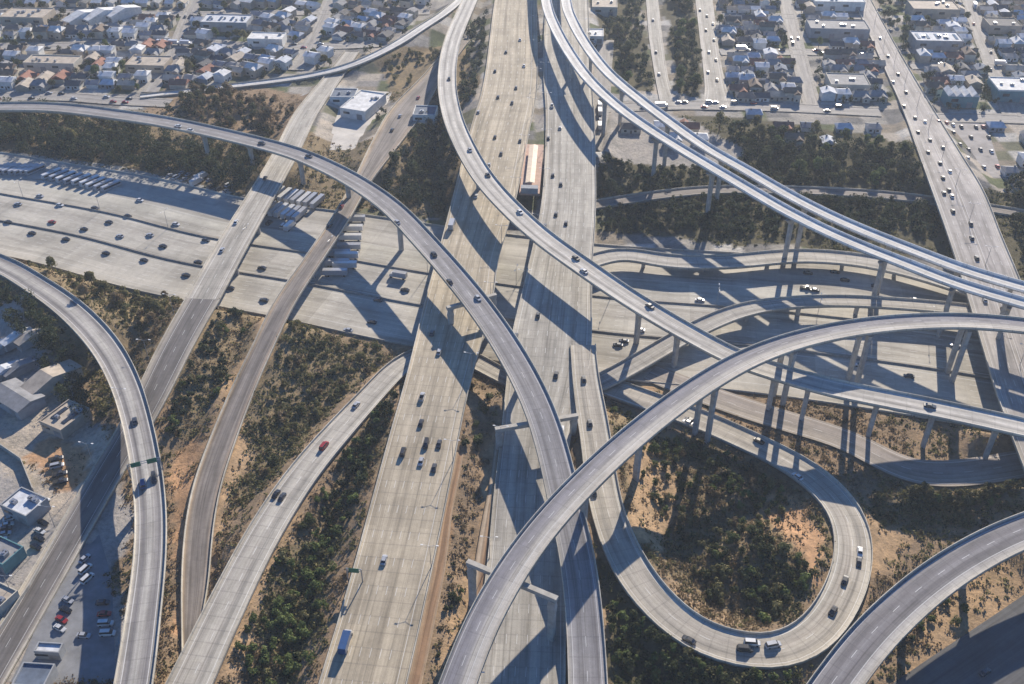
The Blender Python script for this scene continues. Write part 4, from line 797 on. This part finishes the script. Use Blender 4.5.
woodland('distant_woodland', [(735, 132), (790, 134), (930, 165), (955, 200), (930, 215), (800, 205), (745, 175)], 'deep', 260, .38, 9)
woodland('distant_woodland', [(600, 165), (700, 170), (930, 205), (945, 235), (800, 236), (600, 230)], 'deep', 560, .36, 6)
woodland('distant_woodland', [(600, -10), (642, -10), (656, 90), (612, 84)], 'deep', 100, .4, 8)
woodland('distant_woodland', [(666, -10), (696, -10), (703, 98), (676, 90)], 'deep', 80, .4, 8)
woodland('distant_woodland', [(462, 30), (488, 20), (484, 98), (462, 110)], 'deep', 50, .4, 8)
woodland('distant_woodland', [(1000, 175), (1040, 185), (1040, 280), (1024, 270)], 'deep', 50, .4, 8)
woodland('distant_woodland', [(380, 60), (436, 50), (446, 90), (400, 92)], 'olive', 30, .4, 6)
woodland('distant_trees', [(-10, -25), (450, -25), (400, 60), (200, 88), (-10, 92)], 'deep', 300, .36, 7)
woodland('distant_trees', [(718, -25), (1040, -25), (1040, 116), (722, 104)], 'deep', 260, .36, 7)
woodland('slope_thicket', [(640, 445), (700, 445), (780, 475), (790, 520), (700, 560), (640, 520)], 'green', 46, .3, 4)
woodland('slope_thicket', [(604, 600), (690, 662), (800, 684), (800, 700), (604, 700)], 'dark', 60, .3, 5)
woodland('slope_thicket', [(690, 560), (760, 540), (812, 580), (780, 625), (720, 625)], 'dark', 50, .3, 4.5)
woodland('slope_thicket', [(290, 560), (345, 540), (325, 620), (308, 690), (240, 690)], 'green', 50, .3, 5)
woodland('slope_thicket', [(398, 385), (404, 410), (372, 470), (350, 540), (318, 540), (340, 450)], 'deep', 44, .3, 5)
woodland('slope_thicket', [(205, 320), (250, 320), (210, 420), (172, 450), (175, 400)], 'deep', 36, .3, 4.5)
woodland('slope_thicket', [(650, 440), (700, 445), (790, 500), (800, 520), (740, 560), (660, 540)], 'olive', 34, .3, 4)
woodland('slope_thicket', [(285, 330), (330, 320), (380, 352), (330, 410), (270, 480), (262, 420)], 'olive', 60, .3, 4)
woodland('slope_thicket', [(350, 420), (396, 400), (380, 440), (340, 540), (310, 560)], 'green', 34, .3, 4)
woodland('slope_thicket', [(40, 262), (120, 285), (190, 305), (176, 330), (130, 330), (80, 290)], 'olive', 60, .3, 4)
woodland('slope_thicket', [(610, 610), (690, 662), (790, 684), (790, 700), (610, 700)], 'green', 34, .3, 4)
woodland('slope_thicket', [(900, 482), (1024, 488), (1024, 505), (920, 512)], 'olive', 50, .3, 4.5)
woodland('bank_woodland', [(0, 300), (30, 312), (64, 350), (86, 392), (98, 430), (66, 415), (30, 350), (0, 322)], 'deep', 110, .34, 9)
# brush and dry grass: cover nobody could count
def brush(name, mat, weights, n, size, cl, patch=1):
    rng = np.random.RandomState(n); pts = []
    while len(pts) < n:
        x = rng.uniform(-20, 1050, 4000); y = rng.uniform(90, 700, 4000)
        for a, b in zip(x, y):
            if len(pts) >= n: break
            g = G(a, b, 0); i = min(np.searchsorted(GX, g[0]), len(GX) - 1); j = min(np.searchsorted(GY, g[1]), len(GY) - 1)
            colr = tuple(round(float(q), 3) for q in COLR[j, i, :3]); wgt = weights.get(colr, 0)
            if rng.rand() > wgt * (1.25 if rough[j, i] * patch > .3 else .28): continue
            if not room(g[0], g[1], .6, 2.5): continue
            pts.append((g[0], g[1], ground_z(g[0], g[1])))
    P = np.array(pts); m_ = len(P) * cl; which = np.repeat(np.arange(len(P)), cl); s = rng.uniform(.5, 1.5, len(P))[which]
    off = rng.normal(size=(m_, 3)) * np.array([.7, .7, .45]); off[:, 2] = np.abs(off[:, 2]); c = P[which] + off * s[:, None]
    u = rng.normal(size=(m_, 3)); u /= np.linalg.norm(u, axis=1)[:, None]; v = np.cross(u, rng.normal(size=(m_, 3))); v /= np.linalg.norm(v, axis=1)[:, None]
    q = size * rng.uniform(.5, 1.3, m_)[:, None]
    link(name, quads(name, np.stack([c - u * q - v * q, c + u * q - v * q, c + u * q * .6 + v * q, c - u * q * .6 + v * q], 1), mat), kind='stuff')
rk = lambda c: tuple(round(float(np.float32(q)), 3) for q in c)
brush('undergrowth', LM['olive'], {rk(VEG): .8, rk(GRN): .9, rk(SOIL): .25, rk(TAN): .10, rk(ORG): .05}, 5200, .32, 14)
brush('dark_undergrowth', LM['dark'], {rk(VEG): .6, rk(GRN): .9, rk(SOIL): .10}, 3000, .32, 14)
brush('dry_brush', LM['brown'], {rk(VEG): .7, rk(SOIL): .5, rk(TAN): .25, rk(ORG): .2}, 6000, .28, 12, -1)

# ------------------------------------------------------------------ vehicles
def paintm(n, c):
    m, t, p = nt('car_paint_' + n); p.inputs['Base Color'].default_value = (*c, 1); p.inputs['Roughness'].default_value = .32; p.inputs['Metallic'].default_value = .15; p.inputs['Coat Weight'].default_value = .4
    gp = N(t, 'ShaderNodeNewGeometry').outputs['Position']
    t.links.new(ramp(t, noise(t, gp, .9, 3), [(.3, [x * .85 for x in c]), (.7, c)]), p.inputs['Base Color']); return m
PAINT = {n: paintm(n, c) for n, c in (('black', (.012, .012, .014)), ('dark grey', (.05, .052, .058)), ('white', (.60, .60, .59)), ('silver', (.38, .39, .41)), ('red', (.30, .02, .018)), ('blue', (.03, .08, .20)))}
def car_proto(kind, color):
    root = bpy.data.objects.new({'car': 'car', 'van': 'van', 'pickup': 'pickup_truck'}[kind], None); COL.objects.link(root)
    L = {'car': 4.6, 'van': 5.2, 'pickup': 5.6}[kind]; hw = .93 if kind == 'car' else 1.0; belt = .92 if kind == 'car' else 1.12
    mb = MB(); st = [(-L / 2, .78, .40, belt * .8), (-L / 2 + .15, .92, .26, belt * .93), (-L * .25, 1, .2, belt), (0, 1, .2, belt), (L * .2, 1, .2, belt * .97), (L / 2 - .35, .95, .24, belt * .82), (L / 2, .76, .38, belt * .66)]
    mb.prism([[(x, -hw * f, z0), (x, hw * f, z0), (x, hw * f, z1 - .18), (x, hw * f * .9, z1), (x, -hw * f * .9, z1), (x, -hw * f, z1 - .18)] for x, f, z0, z1 in st], 6)
    link('body', mb.me('body', [PAINT[color]]), root)
    a, b, c, d = {'car': (-1.75, -1.05, .45, 1.15), 'van': (-2.4, -2.2, .9, 1.7), 'pickup': (-.3, -.1, .9, 1.5)}[kind]; tz = 1.42 if kind == 'car' else (1.95 if kind == 'van' else 1.8)
    mb = MB(); g = belt - .02; ty = hw * .68
    mb.add([(a, -hw * .86, g), (d, -hw * .86, g), (d, hw * .86, g), (a, hw * .86, g), (b, -ty, tz), (c, -ty, tz), (c, ty, tz), (b, ty, tz)], [(0, 1, 5, 4), (1, 2, 6, 5), (2, 3, 7, 6), (3, 0, 4, 7)])
    link('window', mb.me('window', [M['glass']]), root)
    mb = MB(); mb.box(b - .02, c + .02, -ty - .02, ty + .02, tz - .03, tz + .03); link('roof_panel', mb.me('roof_panel', [PAINT[color]]), root)
    if kind == 'pickup':
        mb = MB(); mb.box(-2.65, -.45, -hw * .8, hw * .8, belt + .003, belt + .02); link('cargo_bed', mb.me('cargo_bed', [M['dark']]), root)
    for x in (-L * .3, L * .3):
        for y in (-1, 1):
            mb = MB(); mb.tube((x, y * (hw - .12), .33), (x, y * (hw + .03), .33), .33, n=10); link('wheel', mb.me('wheel', [M['dark']]), root)
    return root
def truck_proto(kind, color):
    root = bpy.data.objects.new(kind, None); COL.objects.link(root)
    if kind == 'box_truck':
        mb = MB(); mb.box(-4.6, 2.4, -1.25, 1.25, .95, 3.7); link('cargo_box', mb.me('cargo_box', [PAINT[color]]), root)
        mb = MB(); mb.prism([[(2.5, -1.1, .6), (2.5, 1.1, .6), (2.5, 1.1, 2.6), (2.5, -1.1, 2.6)], [(3.6, -1.1, .6), (3.6, 1.1, .6), (3.6, 1.05, 2.5), (3.6, -1.05, 2.5)], [(4.3, -1.05, .6), (4.3, 1.05, .6), (4.3, 1.0, 1.5), (4.3, -1.0, 1.5)]], 4); link('cab', mb.me('cab', [PAINT['white']]), root)
        mb = MB(); mb.add([(3.63, -.9, 2.4), (3.63, .9, 2.4), (4.27, .9, 1.55), (4.27, -.9, 1.55)], [(0, 3, 2, 1)]); link('window', mb.me('window', [M['glass']]), root); xs = (-3.2, 3.3)
    elif kind == 'trailer':
        mb = MB(); mb.box(-6, 6, -1.28, 1.28, 1.1, 3.9); link('cargo_box', mb.me('cargo_box', [PAINT[color]]), root); mb = MB(); mb.box(-5.6, 5.2, -.5, .5, .7, 1.09); link('chassis', mb.me('chassis', [M['dark']]), root); xs = (-4.6, -3.4, 4.4)
    else:
        mb = MB(); mb.prism([[(x, -1.27, .4), (x, 1.27, .4), (x, 1.27, z - .25), (x, 1.05, z), (x, -1.05, z), (x, -1.27, z - .25)] for x, z in ((-6, 3.1), (-5.8, 3.2), (5.8, 3.2), (6, 3.0))], 6); link('body', mb.me('body', [PAINT[color]]), root)
        mb = MB()
        for y in (-1, 1): mb.add([(-5.4, y * 1.285, 1.5), (5.4, y * 1.285, 1.5), (5.4, y * 1.285, 2.5), (-5.4, y * 1.285, 2.5)], [(0, 1, 2, 3) if y < 0 else (3, 2, 1, 0)])
        link('window', mb.me('window', [M['glass']]), root)
        mb = MB(); mb.box(-1, 1.5, -.8, .8, 3.2, 3.5); link('roof_unit', mb.me('roof_unit', [M['metal']]), root); xs = (-4, 3.8)
    for x in xs:
        for y in (-1, 1):
            mb = MB(); mb.tube((x, y * 1.0, .5), (x, y * 1.26, .5), .5, n=10); link('wheel', mb.me('wheel', [M['dark']]), root)
    return root
VP = {}; VU = set()
def vehicle(kind, color, loc, rz, label, cat, group):
    k = (kind, color)
    if k not in VP: VP[k] = truck_proto(*k) if kind in ('box_truck', 'trailer', 'bus') else car_proto(*k)
    o = VP[k] if k not in VU else copy_tree(VP[k]); VU.add(k)
    o.location = [float(c) for c in loc]; o.rotation_euler = (0, 0, rz); retag(o, label, cat, group); return o
ORD = ['first', 'second', 'third', 'fourth', 'fifth', 'sixth', 'seventh', 'eighth', 'ninth', 'tenth', 'eleventh', 'twelfth', 'thirteenth', 'fourteenth', 'fifteenth', 'sixteenth', 'seventeenth', 'eighteenth', 'nineteenth', 'twentieth']
def on_road(key, pts, place, rev=False):
    """pts: (px, py, colour, kind) given from the far end"""
    rd = ROADS[key]
    for n, q in enumerate(pts):
        px, py = q[:2]; color = q[2] if len(q) > 2 else 'black'; kind = q[3] if len(q) > 3 else 'car'
        i = int(np.argmin(np.hypot(rd['px'][:, 0] - px, rd['px'][:, 1] - py))); z = rd['C'][i][2]
        for _ in range(2):
            w = G(px, py, z + .5); i = int(np.argmin(np.hypot(rd['C'][:, 0] - w[0], rd['C'][:, 1] - w[1]))); z = rd['C'][i][2]
        T = rd['T'][i]; lat = (w - rd['C'][i]) @ rd['N'][i]; hwid = rd['w'][i] / 2 - 1.7; lat = max(-hwid, min(hwid, lat))
        lon = (w[:2] - rd['C'][i][:2]) @ T[:2]; p = rd['C'][i] + rd['N'][i] * lat + T * lon
        slope = (rd['C'][min(i + 1, len(rd['C']) - 1)][2] - rd['C'][max(i - 1, 0)][2]); crown = .04 * (1 - abs(lat) / (rd['w'][i] / 2))
        a = math.atan2(T[1], T[0]) + (math.pi if (lat > 0) != rev else 0)
        nm = {'car': 'car', 'van': 'van', 'pickup': 'pickup truck', 'box_truck': 'box truck', 'bus': 'bus'}[kind]
        vehicle(kind, color, (p[0], p[1], z + crown - .03 if False else z + max(crown, .0)), a, f'{color} {nm}, {ORD[n % 20]} from far end {place}', nm, f'vehicles {place}')
on_road('winding_flyover', [(449, 79), (470, 150, 'silver'), (488, 175), (520, 212, 'white'), (576, 258), (584, 271, 'silver'), (650, 306, 'dark grey'), (930, 406, 'dark grey')], 'on the S-shaped flyover')
on_road('curved_flyover_west', [(178, 126, 'white'), (190, 130, 'white'), (262, 143, 'dark grey'), (309, 156, 'dark grey'), (397, 222, 'silver'), (434, 254), (448, 282), (478, 298, 'silver')], 'on the long grey flyover')
on_road('north_south_freeway_west', [(520, 40, 'silver'), (506, 52, 'dark grey'), (524, 66, 'white'), (495, 71), (516, 88, 'dark grey'), (498, 97), (512, 103), (478, 112, 'silver'), (495, 137), (520, 141), (501, 154), (489, 165, 'silver'), (476, 196, 'white'), (452, 226, 'silver', 'box_truck'), (432, 333, 'dark grey'), (439, 352, 'silver'), (422, 397, 'silver', 'pickup'), (421, 423)], 'on the left central carriageway')
on_road('north_south_freeway_west', [(426, 444, 'black', 'van'), (439, 444, 'dark grey'), (403, 452, 'black', 'van'), (421, 462, 'silver'), (434, 468, 'dark grey'), (346, 643, 'blue', 'box_truck'), (384, 560, 'silver')], 'on the near part of the left central carriageway')
on_road('north_south_freeway_east', [(552, 106, 'white', 'pickup'), (560, 128, 'silver'), (545, 138, 'black'), (553, 175), (561, 184), (556, 214), (566, 223), (545, 226, 'dark grey'), (576, 260, 'silver'), (538, 315), (516, 336, 'dark grey'), (556, 375), (562, 432, 'white', 'van')], 'on the right central carriageway')
on_road('loop_ramp', [(584, 379), (590, 423), (594, 492, 'dark grey'), (689, 640), (745, 649, 'black', 'van'), (752, 643, 'white', 'van'), (773, 645, 'silver', 'van'), (833, 611), (845, 580), (859, 562, 'dark grey'), (860, 552, 'white')], 'on the loop ramp')
on_road('loop_ramp', [(759, 441), (684, 427, 'white'), (690, 420, 'dark grey'), (795, 478, 'white')], 'where the loop ramp joins the crosstown freeway')
on_road('east_west_freeway', [(18, 204, 'silver'), (84, 229), (32, 233), (66, 239), (109, 222, 'dark grey'), (106, 253), (163, 246), (198, 262), (186, 275), (262, 268), (264, 300, 'dark grey'), (405, 290, 'black'), (398, 277, 'silver', 'box_truck'), (348, 330, 'silver'), (140, 200, 'white'), (60, 205, 'white'), (150, 235, 'silver'), (230, 288, 'dark grey'), (40, 196, 'silver'), (95, 208, 'dark grey'), (128, 216), (176, 224, 'white'), (206, 240, 'dark grey'), (8, 222), (52, 222, 'red'), (120, 236, 'silver'), (144, 260), (296, 290, 'silver'), (310, 268, 'white'), (378, 300, 'dark grey'), (372, 322)], 'on the left half of the crosstown freeway')
on_road('east_west_freeway', [(808, 273), (835, 272), (845, 280), (876, 286), (806, 288, 'black', 'pickup'), (815, 290), (909, 376, 'dark grey'), (1016, 352), (915, 300, 'silver'), (618, 345), (624, 341, 'dark grey'), (640, 330, 'white'), (700, 300, 'silver'), (955, 345, 'white'), (860, 365, 'silver')], 'on the right half of the crosstown freeway')
on_road('avenue_bridge', [(880, 38, 'white'), (888, 56, 'dark grey'), (898, 74), (893, 82, 'silver'), (906, 92), (903, 106, 'dark grey'), (915, 118), (925, 122, 'white'), (918, 132), (930, 140), (943, 148, 'dark grey'), (928, 152), (940, 163), (950, 172, 'white'), (943, 178), (949, 190), (944, 193, 'dark grey'), (952, 196, 'white'), (953, 211), (971, 224)], 'along the far right avenue')
on_road('avenue_bridge', [(972, 238), (977, 258), (985, 300, 'silver'), (1003, 310, 'dark grey')], 'on the near part of the avenue bridge')
on_road('street_bridge_west', [(265, 178), (222, 250, 'silver'), (236, 222, 'white')], 'on the broad pale street bridge')
on_road('narrow_bridge_road', [(418, 98, 'red'), (400, 116, 'silver'), (392, 130, 'dark grey'), (333, 206, 'red'), (316, 224, 'black')], 'on the narrow bridge road')
on_road('left_ramp', [(135, 421, 'dark grey'), (143, 484, 'blue', 'van'), (154, 478, 'dark grey', 'van')], 'on the banded left ramp')
on_road('under_ramp', [(324, 446, 'red', 'van'), (276, 494), (282, 497, 'dark grey'), (356, 405, 'silver')], 'on the bottom left ramp')
on_road('surface_ramp_inner', [(653, 20, 'silver'), (656, 52, 'dark grey'), (659, 74, 'white')], 'on the inner far surface road')
on_road('surface_ramp_outer', [(700, 10, 'dark grey'), (707, 16), (713, 24, 'silver'), (706, 30), (714, 40, 'dark grey'), (709, 52, 'white'), (716, 60), (708, 72, 'silver'), (717, 80, 'dark grey')], 'on the outer far surface road')
on_road('corner_road', [(985, 672, 'dark grey')], 'on the shaded corner road')
# parked rows
def park(px0, py0, px1, py1, n, kinds, rz, place, cat_group, z=.1, jitter=.4, skip=.15):
    for k in range(n):
        if random.random() < skip: continue
        f = k / max(1, n - 1); c = G(px0 + (px1 - px0) * f, py0 + (py1 - py0) * f, 0); kd, col = random.choice(kinds)
        nm = {'car': 'car', 'van': 'van', 'pickup': 'pickup truck', 'box_truck': 'box truck', 'bus': 'bus', 'trailer': 'trailer'}[kd]
        vehicle(kd, col, (c[0] + random.uniform(-jitter, jitter), c[1] + random.uniform(-jitter, jitter), ground_z(c[0], c[1]) + z + .02), rz, f'{col} {nm} parked {place}', nm, cat_group)
bus = [('bus', 'white'), ('bus', 'silver')]; tr = [('trailer', 'white'), ('trailer', 'white'), ('trailer', 'silver')]; cc = [('car', c) for c in ('black', 'dark grey', 'white', 'silver', 'red', 'white', 'black')]; vv = [('van', 'white'), ('box_truck', 'white'), ('car', 'silver'), ('van', 'dark grey')]
park(2, 171, 36, 172, 7, bus, R(52), 'in the bus rows left of the blue shade', 'buses parked beside the crosstown freeway', skip=0)
park(52, 176, 112, 188, 9, bus, R(52), 'in the bus rows in the middle of the blue shade', 'buses parked beside the crosstown freeway', skip=0)
park(162, 168, 236, 188, 12, vv, R(60), 'in the service yard left of the street bridge', 'vans and trucks parked left of the street bridge')
park(170, 176, 226, 192, 9, vv, R(60), 'in the front row of the service yard', 'vans and trucks parked left of the street bridge')
park(272, 196, 318, 205, 8, tr, R(68), 'in the top trailer row between the two bridges', 'trailers parked between the two bridges', skip=.05)
park(264, 210, 300, 218, 7, tr, R(68), 'in the middle trailer row between the two bridges', 'trailers parked between the two bridges', skip=.05)
park(262, 222, 290, 228, 5, vv, R(68), 'in the near row between the two bridges', 'trailers parked between the two bridges')
park(354, 222, 346, 268, 6, tr, R(0), 'in the column right of the narrow bridge', 'trailers parked right of the narrow bridge', skip=.05)
park(344, 236, 336, 276, 5, tr, R(0), 'in the column under the narrow bridge edge', 'trailers parked right of the narrow bridge', skip=.05)
park(375, 208, 412, 222, 5, vv, R(-20), 'under the long grey flyover', 'vans parked under the long grey flyover')
for r, (y0, n) in enumerate(((126, 7), (136, 6), (150, 5), (166, 4))):
    park(938 + 5 * r, y0, 982 + 5 * r, y0 + 2, n, cc, R(86 if r % 2 else -94), f'in the {ORD[r]} row of the small lot right of the avenue', 'cars parked in the lot right of the avenue', z=.12, skip=.3, jitter=1.2)
for nm_, a_, n_ in (('left cross street', 'cross_street_a', 9), ('right cross street', 'cross_street_b', 8), ('frontage street', 'frontage_street', 16), ('first avenue left of the wide one', 'avenue_a', 9), ('avenue at the far upper right', 'avenue_b', 9), ('upper left street', 'city_street', 16), ('left frontage street', 'north_frontage', 9), ('upper left avenue', 'avenue_c', 6)):
    rd = ROADS[a_]
    for k in range(n_):
        i = random.randrange(4, len(rd['C']) - 4); sd = random.choice((-1, 1)); p = rd['C'][i] + rd['N'][i] * sd * (rd['w'][i] / 2 - 1.3); kd, col = random.choice(cc + vv)
        vehicle(kd, col, (p[0], p[1], p[2] + .03), math.atan2(rd['T'][i][1], rd['T'][i][0]), f"{col} {kd.replace('_', ' ')} at the kerb of the {nm_}", kd.replace('_', ' '), 'vehicles along the ' + nm_)
park(600, 100, 600, 128, 5, vv, R(88), 'on the service road beside the twin ramps', 'vans parked beside the twin ramps', z=.4)
park(586, 28, 600, 60, 6, vv, R(88), 'by the small white building right of the twin ramps', 'vans parked near the small white building')
park(20, 498, 50, 506, 6, [('car', 'white'), ('car', 'red'), ('van', 'white'), ('car', 'dark grey')], R(62), 'behind the silver-roofed workshop', 'cars parked behind the workshops', skip=.1)
park(44, 524, 36, 548, 4, [('car', 'white'), ('car', 'red'), ('car', 'black')], R(-26), 'between the silver-roofed workshop and the wall', 'cars parked behind the workshops', skip=.1)
park(103, 604, 108, 634, 4, [('van', 'white'), ('car', 'red'), ('car', 'dark grey')], R(4), 'at the right side of the near car park', 'vehicles in the near car park', skip=0)
park(56, 460, 62, 482, 4, [('pickup', 'dark grey'), ('car', 'black'), ('van', 'silver')], R(20), 'on the orange earth yard', 'vehicles on the orange earth yard', skip=0)
park(68, 600, 60, 630, 4, cc, R(-26), 'in the left row of the near car park', 'vehicles in the near car park', skip=.1)
park(85, 600, 84, 636, 5, cc, R(-4), 'in the middle row of the near car park', 'vehicles in the near car park', skip=.2)
park(10, 520, 2, 540, 5, cc, R(20), 'left of the silver-roofed workshop', 'cars parked behind the workshops', skip=0)
park(84, 560, 88, 580, 3, [('car', 'silver'), ('van', 'white')], R(62), 'beside the hedge of the near car park', 'vehicles in the near car park', skip=0)
# ------------------------------------------------------------------ lamps, gantries
def lamp_proto():
    r = bpy.data.objects.new('street_lamp', None); COL.objects.link(r)
    mb = MB(); mb.tube((0, 0, 0), (0, 0, 10.5), .14, .08); link('pole', mb.me('pole', [M['metal']]), r)
    for s in (-1, 1):
        mb = MB(); mb.tube((0, 0, 10.4), (0, s * 2.2, 10.9), .06); a = link('arm', mb.me('arm', [M['metal']]), r)
        mb = MB(); mb.box(-.18, .18, s * 2.6 - .45, s * 2.6 + .45, 10.82, 10.98); link('lamp_head', mb.me('lamp_head', [M['parapet_white']]), a)
    return r
LP = lamp_proto(); lu = [0]
def lamps(key, k, off, step, start, place, mn=0, mx=1e9):
    rd = ROADS[key]; s = start
    while s < rd['d'][-1] - 5:
        i = int(np.searchsorted(rd['d'], s)); p = rd['C'][i] + rd['N'][i] * (k * rd['w'][i] / 2 + off); q = PJ(p)
        if -10 < q[0] < 1034 and -10 < q[1] < 694:
            o = LP if not lu[0] else copy_tree(LP); lu[0] += 1
            o.location = [float(c) for c in (p[0], p[1], p[2] + .03)]; o.rotation_euler = (0, 0, math.atan2(rd['T'][i][1], rd['T'][i][0]))
            retag(o, f'slim grey street lamp with twin arms {place}', 'street lamp', f'street lamps {place}')
        s += step
lamps('east_west_freeway', -.12, 0, 48, 20, 'in the median of the crosstown freeway')
lamps('north_south_freeway_west', -1, .6, 52, 30, 'along the left edge of the left central carriageway')
lamps('north_south_freeway_east', 1, -.6, 52, 20, 'along the right edge of the right central carriageway')
lamps('avenue_bridge', 0, 0, 40, 10, 'in the middle of the far right avenue')
lamps('yard_street', 1, 1.2, 30, 12, 'beside the dark yard street')
def gantry(key, at, l, r, place, h=6.2, signs=2):
    C, T, Nn, w = road_at(key, at); root = link('sign_gantry', None, None, (0, 0, 0), 0, place, 'sign gantry')
    for s in (l, r):
        q = C + Nn * s; mb = MB(); mb.tube((q[0], q[1], q[2] - .3), (q[0], q[1], q[2] + h), .22); link('post', mb.me('post', [M['metal']]), root)
    for dz in (-.9, 0):
        a, b = C + Nn * l, C + Nn * r; mb = MB(); mb.tube((a[0], a[1], a[2] + h + dz), (b[0], b[1], b[2] + h + dz), .13); link('beam', mb.me('beam', [M['metal']]), root)
    for k in range(signs):
        f = (k + .5) / signs; q = C + Nn * (l + (r - l) * f) + T * .25; mb = MB(); ring = []
        for e, g in ((-1.7, 0), (1.7, 0)):
            pp = q + Nn * e; ring.append([(pp[0] + T[0] * a, pp[1] + T[1] * a, pp[2] + b) for a, b in ((-.06, h - 1.6), (.06, h - 1.6), (.06, h + .5), (-.06, h + .5))])
        mb.prism(ring, 4); link('sign_panel', mb.me('sign_panel', [M['sign']]), root)
gantry('left_ramp', (147, 470), -5.6, 5.6, 'sign gantry spanning the banded left ramp', signs=2)
gantry('north_south_freeway_west', (388, 588), 9.0, 13.9, 'short cantilever sign gantry over the left edge of the near central freeway', signs=1)

# ------------------------------------------------------------------ the hazy air
hb = MB(); hb.box(-9000, 9000, -1500, 11000, -1.6, 280)
hm = bpy.data.materials.new('hazy_air'); hm.use_nodes = True; ht = hm.node_tree
for n in list(ht.nodes):
    if n.type != 'OUTPUT_MATERIAL': ht.nodes.remove(n)
pv = ht.nodes.new('ShaderNodeVolumePrincipled'); pv.inputs['Density'].default_value = .00011; pv.inputs['Color'].default_value = (.80, .88, 1.0, 1); pv.inputs['Anisotropy'].default_value = .2
ht.links.new(pv.outputs[0], ht.nodes['Material Output'].inputs['Volume'])
link('haze', hb.me('haze', [hm]), kind='stuff')
